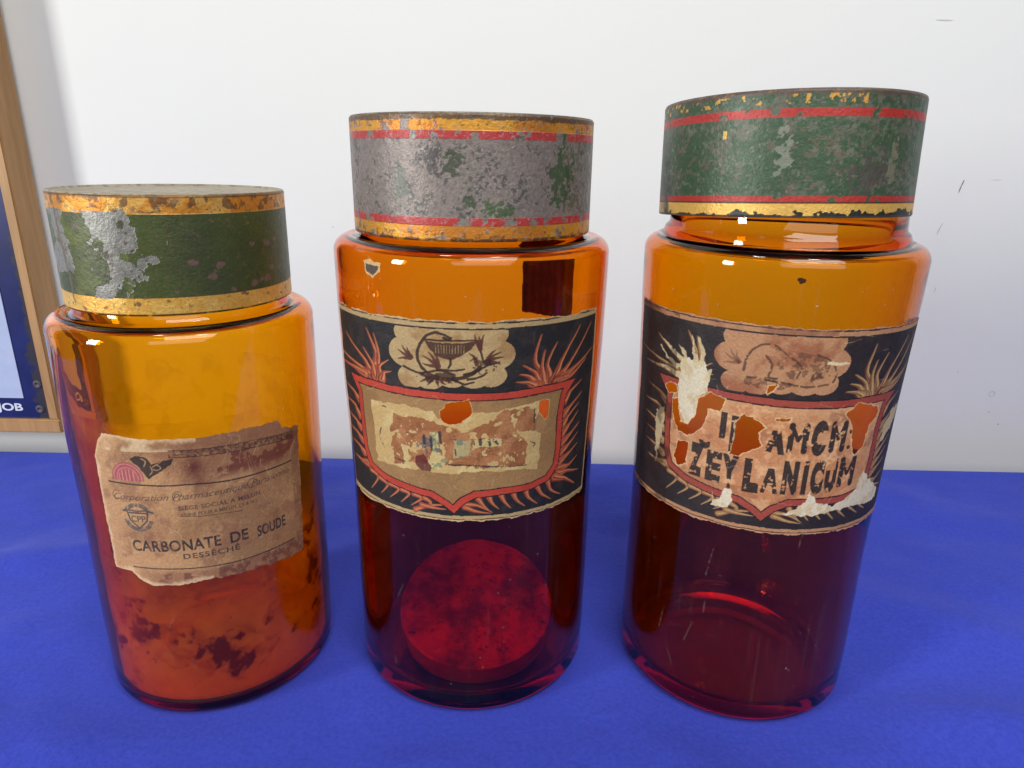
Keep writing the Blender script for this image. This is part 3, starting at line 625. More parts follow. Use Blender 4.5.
def lid_top_mat(name, c1, c2, c3):
    t = NT(name); c = t.coord()
    a = t.noise(c, 70, 6, 0.65); b = t.noise(c, 260, 5, 0.7)
    col = t.mix(t.ramp(b, [(0.45, (0, 0, 0)), (0.62, (1, 1, 1))]), t.ramp(a, [(0.35, c1), (0.6, c2)]), c3)
    return t.surf(t.bsdf(Base_Color=col, Roughness=0.5, Metallic=0.25, Normal=t.bump(b, 0.5, 0.0006)).outputs[0])

def build_lid(parent, R, h, cv, mat, topmat, loc, turn=0.0, rot=(0, 0, 0), name='lid'):
    ux = 2 * math.pi * R * 1000
    def pos(U, V):
        a = U / (R * 1000.0); dent = (fbm(U + 500, V + 500, 45, 2, int(R * 1e5) % 97) - 0.5) * 0.0009
        a = a + turn
        r = R + dent * np.cos((a - turn) * 0.5) ** 2 - 0.0007 * sstep(V, h * 1000 - 1.0, h * 1000) - 0.0004 * (1 - sstep(V, 0, 0.8))
        return r * np.sin(a), -r * np.cos(a), V / 1000.0
    o = wrap_mesh(name, cv, pos, mat, parent); o.location = loc; o.rotation_euler = rot
    lathe('lid_top', [(0, h - 0.0004), (R * 0.5, h - 0.0006), (R - 0.0040, h - 0.0010), (R - 0.0022, h - 0.0008), (R - 0.0012, h + 0.0001), (R - 0.0005, h - 0.0001), (R - 0.0006, h - 0.0012)], topmat, o)
    lathe('lid_lining', [(R - 0.0005, 0.0), (R - 0.0008, 0.0001), (R - 0.0010, h - 0.002), (0, h - 0.002)], LINING, o)
    return o
t = NT('rusty_tin_inside'); c = t.coord()
LINING = t.surf(t.bsdf(Base_Color=t.ramp(t.noise(c, 90, 5), [(0.35, (0.05, 0.035, 0.03)), (0.65, (0.16, 0.13, 0.11))]), Roughness=0.6, Metallic=0.4).outputs[0])

def lid_canvas(R, h, base): return Canvas(-math.pi * R * 1000, math.pi * R * 1000, 0, h * 1000, 0.32, base)
def metal(cv, m, col=None, op=1.0):
    if col is not None: cv.paint(m, col, op)
    cv.met = np.maximum(cv.met, np.clip(m * op, 0, 1))
GOLD = (228, 176, 84); GOLD2 = (212, 140, 50); GREY = (122, 120, 120)

def lid_left():
    R, h = 0.0507, 0.0503; cv = lid_canvas(R, h, (68, 78, 38)); U, V = cv.U, cv.V
    cv.paint(sstep(cv.noisef(30, 4, 1), 0.4, 0.65), (58, 66, 42), 0.7); cv.paint((U < -20) * sstep(cv.noisef(14, 4, 2), 0.4, 0.6), (102, 112, 48), 0.6)
    cv.paint(V < 8.0, GOLD); cv.paint(V > 42.4, GOLD2); g = (V < 8.0) | (V > 42.4)
    cv.met = np.maximum(cv.met, g * 1.0)
    cv.paint(g * sstep(cv.noisef(9, 4, 3), 0.45, 0.65), (238, 198, 112), 0.6)
    side = 1 - sstep(U, -22, -8); side *= sstep(U, -110, -90)
    cv.wob(1.5, 4, 7)
    n = cv.noisef(11, 5, 11); X, Y = cv.xy()
    col1 = np.exp(-((U + 27 - (V - 25) * -0.30) / 9.5) ** 2); col2 = np.exp(-((U + 56) / 11.0) ** 2) * sstep(V, 2, 16)
    br = (col1 * 0.72 + col2 * 0.68 + (n - 0.5) * 2.1 > 0.40) & (V > 7.2) & (V < 43.5) & (U < -4) & (U > -95)
    br2 = (np.exp(-(((U + 22) / 9) ** 2 + ((V - 33) / 10) ** 2)) + (n - 0.5) * 1.4 > 0.55) & (V < 46)
    br = br | br2
    cv.paint(br, (140, 139, 134)); metal(cv, br * 1.0); cv.paint(br * sstep(cv.noisef(3, 4, 12), 0.5, 0.7), (122, 120, 118), 0.8)
    cv.paint(cv.stroke([(-56, 44), (-54, 26), (-52, 8), (-51.5, 3)], 1.6, 1.0), (110, 96, 88), 0.8)
    top = (V > 41.6 + 5 * (1 - sstep(U, -60, 10) * 0.4) * cv.noisef(6, 3, 15)) & (cv.noisef(3.6, 4, 14) > 0.54)
    cv.paint(top, (112, 78, 54), 0.8); cv.paint(top * (cv.noisef(2, 3, 16) > 0.55), (150, 134, 108), 0.7)
    cv.paint((V > 48.8), (90, 66, 50), 0.8); cv.paint((V < 0.9) * (cv.noisef(3, 3, 18) > 0.35), (84, 58, 42), 0.9)
    r = random.Random(4)
    for i in range(210):
        x = r.uniform(-150, 150); y = r.uniform(2, 41); s_ = r.choice([0.4, 0.5, 0.7, 0.9, 1.3, 1.9]) * (0.6 if y < 8 else 1)
        m = (np.hypot((X - x), (Y - y) * 1.3) < s_)
        cv.paint(m, (112, 84, 82) if r.random() < 0.7 else (70, 66, 44), 0.8)
    fine = (cv.noisef(1.6, 3, 22) > 0.72); cv.paint(fine, (96, 84, 64), 0.5)
    return R, h, cv

def lid_mid():
    R, h = 0.0568, 0.0504; cv = lid_canvas(R, h, (134, 123, 120)); U, V = cv.U, cv.V
    cv.wob(1.2, 3, 7); n = cv.noisef(12, 5, 1)
    cv.met[:] = 0.6
    cv.paint(sstep(cv.noisef(20, 5, 2), 0.4, 0.65), (134, 122, 118), 0.7); cv.paint(sstep(cv.noisef(2.2, 5, 44), 0.55, 0.72), (112, 106, 104), 0.55); cv.paint(sstep(cv.noisef(1.2, 4, 45), 0.60, 0.74), (96, 94, 90), 0.5)
    grn = ((n + 0.42 * sstep(U, 30, 62) + 0.22 * (1 - sstep(U, -60, -42)) > 0.80)) ; cv.paint(grn * sstep(cv.noisef(1.8, 4, 9), 0.46, 0.58), (82, 94, 72), 0.75)
    dk = (cv.noisef(6, 5, 3) > 0.58) & (cv.noisef(1.3, 3, 4) > 0.52) & (V > 9) & (V < 42); cv.paint(dk, (74, 78, 76), 0.75)
    def blot(u, v, a, b, c_, sd): cv.paint((np.exp(-(((U - u) / a) ** 2 + ((V - v) / b) ** 2)) + (cv.noisef(2.4, 4, sd) - 0.5) * 1.7 > 0.62), c_, 0.85)
    blot(-16, 33, 7, 7, (80, 76, 78), 31); blot(-4, 31, 5, 6, (66, 76, 60), 32); blot(-28, 22, 4, 9, (104, 110, 102), 33); blot(2, 18, 3, 8, (66, 80, 60), 34); blot(14, 12, 9, 5, (70, 92, 60), 35); blot(44, 26, 9, 14, (62, 88, 58), 36)
    redm = (((V > 40.2) & (V < 43.6)) | ((V > 6.4) & (V < 9.6))) & (cv.noisef(4.2, 4, 5) < 0.57); cv.paint(redm, (178, 44, 48), 0.9); cv.met *= 1 - redm * 0.6
    gold = ((V > 43.4) | (V < 6.6)) & (cv.noisef(5.0, 5, 6) < 0.64); cv.paint(gold, (214, 154, 58)); cv.paint(gold * sstep(cv.noisef(14, 3, 8), 0.45, 0.6), (196, 116, 44), 0.7)
    cv.met = np.maximum(cv.met, gold * 1.0)
    cv.paint((V > 48.4 - 1.6 * cv.noisef(5, 3, 12)), (92, 80, 70), 0.9); cv.paint((V < 1.5) * (cv.noisef(2.4, 3, 13) > 0.42), (96, 62, 52), 0.85)
    cv.paint(((V > 45) | (V < 4)) * (cv.noisef(1.8, 3, 14) > 0.64), (120, 84, 50), 0.7)
    sc = (cv.noisef(1.3, 3, 15) > 0.70); cv.paint(sc, (158, 150, 146), 0.5)
    return R, h, cv

def lid_right():
    R, h = 0.0559, 0.0487; cv = lid_canvas(R, h, (58, 82, 60)); U, V = cv.U, cv.V
    cv.wob(1.0, 3, 7)
    cv.met[:] = 0.25
    ms = sstep(cv.noisef(13, 5, 1) + 0.10 * np.exp(-((U - 38) / 20) ** 2), 0.50, 0.62) * sstep(cv.noisef(2.2, 4, 2), 0.40, 0.55); cv.paint(ms, (108, 102, 94), 0.6)
    cv.paint(sstep(cv.noisef(5, 4, 3), 0.58, 0.66), (56, 76, 58), 0.6); cv.paint((cv.noisef(1.5, 3, 4) > 0.68), (132, 130, 122), 0.35)
    cv.paint((cv.noisef(3.0, 4, 14) > 0.66), (112, 92, 82), 0.5)
    def blot(u, v, a, b, c_, sd): cv.paint((np.exp(-(((U - u) / a) ** 2 + ((V - v) / b) ** 2)) + (cv.noisef(2.4, 4, sd) - 0.5) * 1.7 > 0.62), c_, 0.8)
    blot(36, 16, 12, 9, (78, 72, 70), 31); blot(0, 24, 4, 13, (128, 132, 120), 32); blot(46, 18, 3, 12, (120, 118, 100), 33)
    cv.paint((np.abs(U + 24) < 0.7) & (V > 31) & (V < 34), (214, 170, 80))
    redm = (((V > 38.4) & (V < 41.5)) | ((V > 5.8) & (V < 8.4))) & (cv.noisef(5, 4, 5) < 0.66); cv.paint(redm, (176, 46, 44), 0.92)
    gold = (V < 5.7) & (V + 0.9 > 3.6 * cv.noisef(3.4, 4, 6) * (1 + 0.7 * (cv.noisef(14, 2, 7) > 0.45))); cv.paint((V < 5.7), (34, 40, 34)); cv.paint(gold, (222, 178, 92)); cv.met = np.maximum(cv.met, gold * 0.8)
    cv.paint((np.abs(V - 5.8) < 0.3), (52, 40, 32), 0.8)
    fl = (V > 43) & (cv.noisef(2.2, 4, 8) > 0.62) & (U < 30); cv.paint(fl, (206, 150, 60), 0.9)
    cv.paint(V > 47.4 - 1.4 * cv.noisef(5, 3, 12), (88, 70, 66), 0.85); cv.paint(V < 0.7, (90, 82, 74), 0.8)
    cv.paint(np.exp(-(((U + 60) / 6) ** 2)) * (V < 24) * sstep(cv.noisef(5, 3, 19), 0.3, 0.6), (40, 44, 40), 0.9)
    return R, h, cv

# ------------------------------------------------------------------ residue inside the jars
def residue_mat(name, c1, c2, trans=0.35):
    t = NT(name); c = t.coord()
    k = t.n('ShaderNodeAttribute', attribute_name='mask').outputs['Fac']
    a = t.n('ShaderNodeAttribute', attribute_name='paint').outputs['Color']
    d = t.n('ShaderNodeBsdfDiffuse'); tr = t.n('ShaderNodeBsdfTranslucent'); t.l(a, d.inputs[0]); t.l(a, tr.inputs[0])
    m1 = t.n('ShaderNodeMixShader'); m1.inputs[0].default_value = trans; t.l(d.outputs[0], m1.inputs[1]); t.l(tr.outputs[0], m1.inputs[2])
    tp = t.n('ShaderNodeBsdfTransparent'); m2 = t.n('ShaderNodeMixShader'); t.l(k, m2.inputs[0]); t.l(tp.outputs[0], m2.inputs[1]); t.l(m1.outputs[0], m2.inputs[2])
    return t.surf(m2.outputs[0])

def inner_wall_pos(Rf, wall, corner, gap=0.0004):
    """V runs from the middle of the floor (0) outwards, round the corner and up the wall"""
    Rw = Rf(corner) - wall - gap; rc = 0.006; zc = corner + 0.004; Lf = (Rw - rc) * 1000; La = rc * 1000 * math.pi / 2
    def f(U, V):
        a = U / 60.0
        onf = V < Lf; onc = (V >= Lf) & (V < Lf + La); th_ = (V - Lf) / (rc * 1000)
        zw = zc + (V - Lf - La) / 1000.0
        zs = np.linspace(0, 0.3, 121); rt = np.array([Rf(z) for z in zs])
        r = np.where(onf, V / 1000.0, np.where(onc, Rw - rc + rc * np.sin(np.clip(th_, 0, math.pi / 2)), np.interp(zw, zs, rt) - wall - gap))
        z = np.where(onf, zc - rc + gap * 2, np.where(onc, zc - rc * np.cos(np.clip(th_, 0, math.pi / 2)) + gap * 1.5, zw))
        return r * np.sin(a), -r * np.cos(a), z
    def remap(cv):
        a = cv.U / 60.0; onf = cv.V < Lf + La * 0.5; k = 1.0
        rr = cv.V; return np.where(onf, rr * np.sin(a), cv.U * 0.97), np.where(onf, -rr * np.cos(a), cv.V + 40.0)
    f.remap = remap
    return f, Lf, La, zc

# ------------------------------------------------------------------ assemble the three jars
PAPER = paper_mat('aged_label_paper')
SIG = (0.030, 0.20, 0.62)      # absorption per millimetre of amber glass

def jar(label, loc, rz, Rf, zt, Rn, zrim, sig, **kw):
    root = empty('apothecary_jar', loc, label, 'jar', 'amber apothecary jars with tin lids')
    lathe('glass_body', jar_profile(Rf, zt, Rn, zrim, **kw), glass_mat('amber_glass', sig), root)
    return root

# left jar
RfL = prof_r([(0, 0.0586), (0.02, 0.0590), (0.055, 0.0594), (0.093, 0.0592), (0.15, 0.0602), (0.19, 0.0604), (0.21, 0.0602)])
JL = jar('short amber glass jar with olive green lid and small torn paper label', (-0.1643, 0.3338, 0.0006), 0, RfL, 0.2025, 0.0470, 0.235, (0.009, 0.140, 0.80), corner=0.0065)
JL.rotation_euler = (0, math.radians(0.4), 0)
R, h, cv = lid_left()
build_lid(JL, R, h, cv, lid_mat('olive_painted_tin'), lid_top_mat('dusty_tin_top', (0.30, 0.25, 0.17), (0.42, 0.38, 0.29), (0.22, 0.17, 0.12)), (0, 0, 0.2066), 0.45)
lb = wrap_mesh('paper_label', label_left(), on_jar(RfL, 0.0002, 0.0600), PAPER, JL); lb['label'] = 'small cream torn label'
f, Lf, La, zc = inner_wall_pos(RfL, 0.0035, 0.0065)
cv = Canvas(-188.4, 188.4, 0.5, Lf + La + 150, 0.8, (236, 214, 190)); U, V = cv.U, cv.V
hz = V - Lf - La                                         # height up the wall in mm
PX, PY = f.remap(cv); cv.noisef = lambda sc, oc=4, sd=0: fbm(PX + 300, PY + 300, sc, oc, sd)
n1 = cv.noisef(26, 5, 1); n2 = cv.noisef(9, 5, 2); n3 = cv.noisef(4, 4, 3)
w0 = 1 - sstep(hz + 40 * (n1 - 0.5), 20, 85)
dens = 0.012 + 0.72 * w0 + 0.30 * w0 * (n2 - 0.5)
cv.rgb[:] = s2l((248, 190, 120)); cv.paint(1 - sstep(hz, -6, 26), (250, 140, 80), 0.8); cv.paint(sstep(n1, 0.42, 0.6), (238, 156, 96), 0.5)
clot = np.exp(-(((U - 26) / 24) ** 2 + ((hz - 24) / 13) ** 2)) + 0.9 * np.exp(-(((U - 82) / 9) ** 2 + ((hz - 56) / 24) ** 2)) + 0.8 * np.exp(-(((U + 30) / 10) ** 2 + ((hz - 62) / 26) ** 2)) + 0.45 * np.exp(-(((U + 20) / 14) ** 2 + ((hz - 40) / 16) ** 2))
wx = (fbm(PX + 300, PY + 300, 14, 3, 50) - 0.5) * 22; wy = (fbm(PX + 300, PY + 300, 14, 3, 51) - 0.5) * 22
n4 = fbm(PX + 300 + wx, PY + 300 + wy, 11, 5, 8)
dk = sstep(clot * 0.70 + (n4 - 0.5) * 2.2 + (n3 - 0.5) * 1.2, 0.30, 0.78) * (clot > 0.08)
cv.paint(dk, (92, 28, 24), 0.92); smear = sstep(clot * 0.8 + (n4 - 0.5) * 3.0 + (n2 - 0.5) * 1.4, 0.0, 0.9) * (1 - dk); cv.paint(smear, (150, 54, 40), 0.62)
band = np.exp(-((hz - 46 - 0.75 * (U - 10)) / 5.0) ** 2) * (U > -45) * (U < 30) * sstep(n2, 0.3, 0.6); cv.paint(band, (240, 160, 110), 0.6)
frame_haze = np.exp(-((U + 34) / 21) ** 4) * sstep(hz, 20, 45) * (0.55 + 0.45 * sstep(fbm(U + 300, hz * 0.25 + 300, 6, 4, 17), 0.35, 0.65))  # dirty haze painted in the reddish tone of the frame blurred through glass
cv.paint(frame_haze, (200, 104, 66), 0.8)
cv.met = np.clip(dens + dk * 0.75 + smear * 0.12 + frame_haze * (0.62 + 0.28 * sstep(hz, 60, 90)), 0.01, 0.96)
wrap_mesh('powder_residue', cv, f, residue_mat('powder_film', 0, 0, 0.35), JL)
# crusted lump on the floor of the left jar
def crust(parent, r, loc, mat, seed):
    cv = Canvas(-1, 1, -1, 1, 0.02, (120, 60, 50)); 
    a = (cv.U + 1) * math.pi; rr = (cv.V + 1) / 2 * r * (0.8 + 0.4 * fbm(np.cos(a) * 3 + 9, np.sin(a) * 3 + 9, 1.5, 3, seed))
    X, Y = rr * np.cos(a), rr * np.sin(a)
    Z = 0.011 * (1 - sstep((cv.V + 1) / 2, 0.1, 1.0)) * fbm(X * 1000 + 50, Y * 1000 + 50, 7, 4, seed + 1) * 1.6
    cv.paint(sstep(fbm(X * 1000 + 50, Y * 1000 + 50, 6, 4, seed + 2), 0.45, 0.6), (196, 140, 110), 0.8)
    o = wrap_mesh('dried_crust', cv, lambda U, V: (X, Y, Z), mat, parent); o.location = loc; return o
crust(JL, 0.030, (0.004, -0.008, 0.0052), PAPER, 5)

def glaze(parent, holes, Rf, Rref, box_):  # transparent orange tint film added over the label holes
    t = NT('orange_hole_tint'); tp = t.n('ShaderNodeBsdfTransparent'); c = t.coord()
    t.l(t.ramp(t.noise(c, 160, 4), [(0.3, (1.0, 0.62, 0.5)), (0.7, (1.0, 0.76, 0.65))]), tp.inputs[0])
    gl = t.n('ShaderNodeBsdfGlossy'); gl.inputs['Roughness'].default_value = 0.35; mx = t.n('ShaderNodeMixShader'); mx.inputs[0].default_value = 0.02
    t.l(tp.outputs[0], mx.inputs[1]); t.l(gl.outputs[0], mx.inputs[2]); m = t.surf(mx.outputs[0])
    cv = Canvas(*box_, 0.5, (230, 120, 40)); a = np.zeros(cv.U.shape)
    for q in holes: a = np.maximum(a, (cv.dist(q, closed=True) < 1.6) | (cv.poly(q) > 0))
    cv.alpha = a; wrap_mesh('hole_tint', cv, on_jar(Rf, 0.00006, Rref), m, parent)

def dust(parent, Rf, Rref, zt, seed):
    cv = Canvas(-95, 95, 9, zt * 1000 - 11, 0.5, (205, 196, 186)); U, V = cv.U, cv.V
    st = fbm(U + 200, V * 0.02 + 50, 1.6, 3, seed); big = fbm(U + 200, V + 200, 34, 4, seed + 1)
    sp = fbm(U + 200, V + 200, 1.5, 2, seed + 2)
    cv.met = 0.020 * sstep(st, 0.60, 0.76) * sstep(big, 0.38, 0.62) + 0.005 * sstep(big, 0.55, 0.7) + 0.55 * (sp > 0.925) * sstep(big, 0.3, 0.6)
    r = random.Random(seed)
    for _ in range(9):
        x, y = r.uniform(-60, 60), r.uniform(20, zt * 1000 - 30); a = r.uniform(1.1, 2.0); L = r.uniform(4, 16)
        cv.met = np.maximum(cv.met, 0.16 * cv.stroke([(x, y), (x + L * math.cos(a), y + L * math.sin(a))], 0.35, 0.2))
    wrap_mesh('dust_film', cv, on_jar(Rf, 0.00004, Rref), residue_mat('fine_dust', 0, 0, 0.2), parent)

# middle jar
RfM = prof_r([(0, 0.0635), (0.02, 0.0640), (0.05, 0.0642), (0.12, 0.0643), (0.177, 0.0664), (0.21, 0.0671), (0.24, 0.0673)])
JM = jar('tall amber glass jar with mostly bare grey lid and dark label holding a red disc', (-0.0206, 0.3432, 0), 0, RfM, 0.2385, 0.0530, 0.270, (0.020, 0.200, 0.85), heavy=0.0034, lift=0.0065)
R, h, cv = lid_mid()
build_lid(JM, R, h, cv, lid_mat('scraped_painted_tin'), lid_top_mat('worn_tin_top', (0.18, 0.16, 0.14), (0.25, 0.22, 0.19), (0.12, 0.09, 0.07)), (0, 0, 0.2402))
lb = wrap_mesh('paper_label', label_middle(), on_jar(RfM, 0.0002, 0.0655), PAPER, JM); lb['label'] = 'dark blue label with red shield and chalice emblem'
glaze(JM, M_holes, RfM, 0.0655, (-16, 44, 156, 180))
cv = Canvas(138.0, 181.5, 184, 225, 0.3, (120, 58, 42)); cv.box = (139.5, 179.5, 185.5, 223.5)
cv.paint(sstep(cv.noisef(5, 4, 3) + 0.15 * np.sin(cv.U * 1.2), 0.4, 0.7), (150, 82, 56), 0.7); rag(cv, 0.5, 2.0, 4)
wrap_mesh('dark_back_label', cv, on_jar(RfM, 0.00012, 0.0655), PAPER, JM)
cv = Canvas(-48, -34, 222, 234, 0.2, (206, 170, 116)); cv.wob(0.8, 2, 3)
ch = cv.poly([(-46, 231.8), (-41, 232.2), (-35.8, 231.4), (-36.2, 227.4), (-38.5, 226.4), (-40.8, 224.4), (-45.4, 226.4)]); cv.alpha = ch
cv.paint(cv.poly([(-44.8, 230.2), (-37.2, 230.0), (-37.6, 227.8), (-40.8, 225.4), (-44.4, 227.2)]), (84, 72, 66))
wrap_mesh('paper_scrap', cv, on_jar(RfM, 0.00012, 0.0655), PAPER, JM)

dust(JM, RfM, 0.0655, 0.2385, 11)
# red disc lying inside the middle jar
DISC_R, DISC_T = 0.0425, 0.0165
disc = empty('red_disc', (-0.0185, 0.3375, 0.0200), 'round red disc lying tilted on the bottom inside the middle jar', 'disc')
disc.rotation_euler = (math.radians(19), 0, 0)
t = NT('faded_red_card'); c = t.coord()
a = t.noise(c, 42, 5, 0.62); b = t.noise(c, 210, 5, 0.7)
col = t.mix(t.ramp(b, [(0.52, (0, 0, 0)), (0.68, (1, 1, 1))]), t.ramp(a, [(0.38, (0.10, 0.010, 0.014)), (0.60, (0.40, 0.032, 0.028))]), (0.10, 0.012, 0.016))
sp = t.ramp(t.noise(c, 150, 2, 0.4), [(0.0, (1, 1, 1)), (0.26, (1, 1, 1)), (0.29, (0, 0, 0))]); col = t.mix(sp, col, (0.06, 0.02, 0.03))
dm = t.surf(t.bsdf(Base_Color=col, Roughness=0.8, Normal=t.bump(b, 0.5, 0.0006)).outputs[0])
r_ = DISC_R
lathe('disc_face', [(0, DISC_T), (r_ - 0.0012, DISC_T), (r_ - 0.0003, DISC_T - 0.0003), (r_, DISC_T - 0.0012)], dm, disc)
t = NT('dull_red_rim'); c = t.coord()
em = t.surf(t.bsdf(Base_Color=t.ramp(t.noise(c, 80, 5), [(0.3, (0.12, 0.02, 0.04)), (0.7, (0.22, 0.035, 0.06))]), Roughness=0.8).outputs[0])
lathe('disc_rim', [(r_, DISC_T - 0.0012), (r_ + 0.0006, DISC_T * 0.5), (r_, 0.001), (r_ - 0.001, 0), (0, 0)], em, disc)

# right jar
RfR = prof_r([(0, 0.0612), (0.026, 0.0616), (0.086, 0.0612), (0.107, 0.0616), (0.147, 0.0622), (0.166, 0.0625), (0.218, 0.0642), (0.24, 0.0646)])
JR = jar('tall amber glass jar with green red-striped lid sitting askew above its neck', (0.1291, 0.3367, 0), 0, RfR, 0.2400, 0.0528, 0.270, (0.019, 0.165, 0.85), heavy=0.0034, lift=0.0065, flange=True)
R, h, cv = lid_right()
lr = build_lid(JR, R, h, cv, lid_mat('green_painted_tin'), lid_top_mat('dark_tin_top', (0.10, 0.10, 0.08), (0.17, 0.15, 0.12), (0.08, 0.06, 0.05)), (-0.0028, 0, 0.2500), -0.36)
lr.rotation_euler = (-0.0493, -0.0150, 0)
lb = wrap_mesh('paper_label', label_right(), on_jar(RfR, 0.0002, 0.0622), PAPER, JR); lb['label'] = 'dark torn label with black stencilled letters'
glaze(JR, R_holes, RfR, 0.0622, (-74, 42, 130, 190))
f, Lf, La, zc = inner_wall_pos(RfR, 0.0069, 0.0100)
cv = Canvas(-188.4, 188.4, 0.5, Lf + La + 26, 0.8, (170, 70, 56)); hz = cv.V - Lf - La
PX, PY = f.remap(cv); cv.noisef = lambda sc, oc=4, sd=0: fbm(PX + 300, PY + 300, sc, oc, sd)
n1 = cv.noisef(22, 5, 1); n2 = cv.noisef(5, 4, 2)
cv.met = np.clip((0.09 + 0.2 * (n1 - 0.5)) * (1 - sstep(hz, -2, 24)) + 0.5 * sstep(n2, 0.72, 0.76) * (1 - sstep(hz, 4, 12)) * sstep(hz, -12, -6) * (np.abs(cv.U + 10) < 32), 0, 0.9)
cv.paint(sstep(n2, 0.71, 0.76), (226, 206, 190), 0.9)
wrap_mesh('dust_residue', cv, f, residue_mat('dust_film', 0, 0, 0.3), JR)
cv = Canvas(-16, -10, 226, 231, 0.15, (60, 28, 10)); cv.wob(0.7, 1.2, 5); cv.alpha = (np.hypot(cv.xy()[0] + 13, (cv.xy()[1] - 228.6) * 1.3) < 1.5) * 1.0
wrap_mesh('dirt_speck', cv, on_jar(RfR, 0.00010, 0.0622), PAPER, JR)

dust(JL, RfL, 0.0600, 0.2025, 21); dust(JR, RfR, 0.0622, 0.2400, 31)

# ------------------------------------------------------------------ framed sign at the left
def wood_mat():
    t = NT('oiled_wood'); c = t.coord()
    mp = t.n('ShaderNodeMapping'); mp.inputs['Scale'].default_value = (1, 1, 0.10); t.l(c, mp.inputs[0])
    g = t.noise(mp.outputs[0], 140, 6, 0.6, 0.6); g2 = t.noise(mp.outputs[0], 34, 3)
    col = t.mix(0.5, t.ramp(g, [(0.3, (0.27, 0.135, 0.045)), (0.7, (0.50, 0.285, 0.11))]), t.ramp(g2, [(0.3, (0.34, 0.175, 0.065)), (0.7, (0.54, 0.315, 0.135))]))
    return t.surf(t.bsdf(Base_Color=col, Roughness=0.45, Normal=t.bump(g, 0.3, 0.0005)).outputs[0])
def box(name, x0, x1, y0, y1, z0, z1, mat, parent, bev=0.0015):
    bm = bmesh.new(); bmesh.ops.create_cube(bm, size=1)
    for v in bm.verts: v.co = Vector(((x0 + x1) / 2 + v.co.x * (x1 - x0), (y0 + y1) / 2 + v.co.y * (y1 - y0), (z0 + z1) / 2 + v.co.z * (z1 - z0)))
    if bev: bmesh.ops.bevel(bm, geom=bm.edges[:], offset=bev, segments=2, affect='EDGES')
    me = bpy.data.meshes.new(name); bm.to_mesh(me); bm.free(); me.materials.append(mat)
    o = bpy.data.objects.new(name, me); COL.objects.link(o); o.parent = parent; return o
W = wood_mat()
def prism(name, pts, y0, y1, mat, parent):
    n = len(pts); v = [(x, y0, z) for x, z in pts] + [(x, y1, z) for x, z in pts]
    f = [tuple(range(n)), tuple(range(2 * n - 1, n - 1, -1))] + [(i, i + n, (i + 1) % n + n, (i + 1) % n) for i in range(n)]
    o = link_mesh(name, v, f, mat, parent, smooth=False)
    bm = bmesh.new(); bm.from_mesh(o.data); bmesh.ops.recalc_face_normals(bm, faces=bm.faces[:])
    bmesh.ops.bevel(bm, geom=bm.edges[:], offset=0.0008, segments=2, affect='EDGES'); bm.to_mesh(o.data); bm.free(); return o
# root stands at the frame's lower right front corner; local x runs to the left (negative), z up
FR = empty('framed_sign', (-0.4280, 0.600, 0.0176), 'wooden framed sign with dark blue border hanging on the white wall behind the left jar', 'framed sign')
FW, FH = 0.36, 0.50
box('frame_rail', -FW, 0, 0, 0.032, 0, 0.0134, W, FR)
box('frame_rail', -FW, 0, 0, 0.032, FH - 0.0134, FH, W, FR)
box('frame_stile', -0.0105, -0.0003, 0.0004, 0.0318, 0.0135, FH - 0.0135, W, FR)
box('frame_stile', -FW + 0.0003, -FW + 0.0105, 0.0004, 0.0318, 0.0135, FH - 0.0135, W, FR)
def flat_mat(name, c1, c2, rough, c3=None):
    t = NT(name); c = t.coord(); a = t.noise(c, 50, 5, 0.6)
    col = t.ramp(a, [(0.35, c1), (0.65, c2)])
    if c3:      # rusty edge growing in from the right lower corner
        sp = t.n('ShaderNodeSeparateXYZ'); t.l(c, sp.inputs[0])
        e = t.math('ADD', t.math('ADD', t.math('MULTIPLY', sp.outputs[0], 40.0), 0.46), t.noise(c, 120, 5, 0.7)); e = t.math('SUBTRACT', e, t.math('MULTIPLY', sp.outputs[2], 2.2))
        col = t.mix(t.ramp(e, [(0.02, (0, 0, 0)), (0.12, (1, 1, 1))]), col, c3)
    return t.surf(t.bsdf(Base_Color=col, Roughness=rough).outputs[0])
box('sign_panel', -FW + 0.009, -0.0090, 0.0040, 0.0075, 0.0120, FH - 0.012, flat_mat('dark_blue_enamel', (0.006, 0.012, 0.085), (0.010, 0.018, 0.12), 0.3, (0.035, 0.030, 0.034)), FR, 0)
box('sign_centre', -FW + 0.032, -0.0322, 0.0033, 0.0039, 0.0340, FH - 0.034, flat_mat('pale_blue_enamel', (0.40, 0.47, 0.66), (0.45, 0.52, 0.70), 0.3), FR, 0)
T = text_tris('JOB', 0.03, 0, 1.0); A = np.concatenate(T); x0, x1 = A[:, 0].min(), A[:, 0].max()
V_ = []; F_ = []
for q in T:
    k = len(V_)
    for p in q: V_.append((-0.0600 + (p[0] - x0) / (x1 - x0) * 0.0250, 0.0036, 0.0214 + p[1] / 0.7 * 0.0071))
    F_.append((k, k + 1, k + 2))
link_mesh('lettering', V_, F_, flat_mat('pale_letter_paint', (0.55, 0.60, 0.72), (0.66, 0.70, 0.78), 0.4), FR, smooth=False)
for x, z in ((-0.0190, 0.0231), (-0.0165, 0.0480)):
    sc = lathe('screw', [(0, 0.0009), (0.0012, 0.0010), (0.0014, 0.0016), (0.0034, 0.0012), (0.0042, 0.0003), (0.0042, 0)], flat_mat('rusty_screw', (0.035, 0.03, 0.035), (0.12, 0.11, 0.12), 0.6), FR, n=24)
    sc.location = (x, 0.0039, z); sc.rotation_euler = (math.pi / 2, 0, 0)

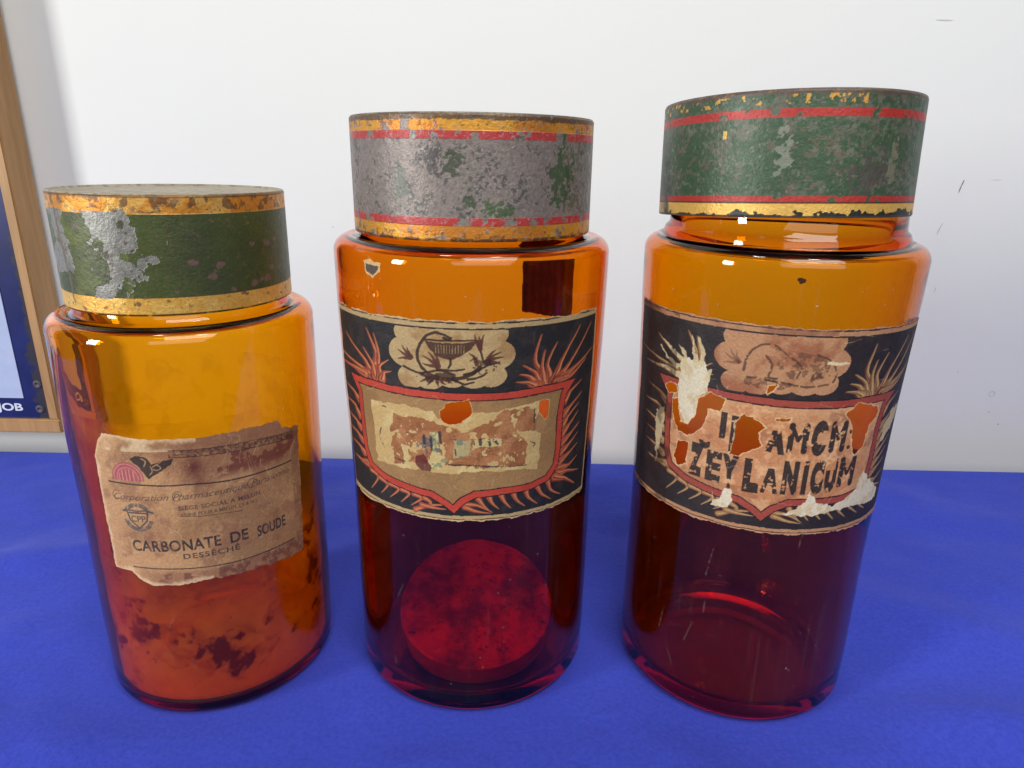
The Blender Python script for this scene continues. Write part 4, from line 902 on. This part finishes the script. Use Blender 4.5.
# small scuffs and a filled nail hole on the wall paint
def scuff(pts, w, col):
    p = smooth_line(pts, 4) if len(pts) > 2 else [tuple(np.array(pts[0]) * (1 - k) + np.array(pts[1]) * k) for k in (0, .3, .6, 1)]
    v = []; f = []; r = random.Random(len(pts) + int(pts[0][0] * 9999))
    for i, (x, z) in enumerate(p):
        a = p[min(i + 1, len(p) - 1)]; b = p[max(i - 1, 0)]; dx, dz = a[0] - b[0], a[1] - b[1]; L = math.hypot(dx, dz) + 1e-9
        ww = w * r.uniform(0.5, 1.0) * (0.35 if i in (0, len(p) - 1) else 1)
        v += [(x - dz / L * ww, WALL_Y - 0.0004, z + dx / L * ww), (x + dz / L * ww, WALL_Y - 0.0004, z - dx / L * ww)]
        if i: f.append((2 * i - 2, 2 * i - 1, 2 * i + 1, 2 * i))
    link_mesh('scuff_mark', v, f, flat_mat('scuff', tuple(c * 0.9 for c in col), col, 0.7), wall, smooth=False)
scuff([(0.4000, 0.2612), (0.3985, 0.2560), (0.3972, 0.2500)], 0.00045, (0.16, 0.16, 0.17))
scuff([(0.3890, 0.2235), (0.3872, 0.2190), (0.3856, 0.2130)], 0.00030, (0.42, 0.42, 0.43))
scuff([(0.3950, 0.1650), (0.3944, 0.1600)], 0.0003, (0.50, 0.50, 0.51))
ring = [(0.4723 + 0.0028 * math.cos(k * math.pi / 6), 0.0603 + 0.0028 * math.sin(k * math.pi / 6)) for k in range(13)]
scuff(ring, 0.00025, (0.60, 0.60, 0.60))
scuff([(0.4734, 0.0420), (0.4742, 0.0410)], 0.0006, (0.25, 0.25, 0.25)); scuff([(0.4854, 0.0294), (0.4862, 0.0280)], 0.0005, (0.22, 0.2, 0.2))
scuff([(0.4240, 0.2617), (0.4330, 0.2619)], 0.0004, (0.70, 0.70, 0.70)); scuff([(0.3480, 0.3882), (0.3620, 0.3880)], 0.0007, (0.71, 0.71, 0.67))
scuff([(-0.1664, 0.2111), (-0.1654, 0.2113)], 0.0012, (0.62, 0.60, 0.52)); scuff([(0.4336, 0.0830), (0.4346, 0.0812)], 0.0005, (0.55, 0.55, 0.55))
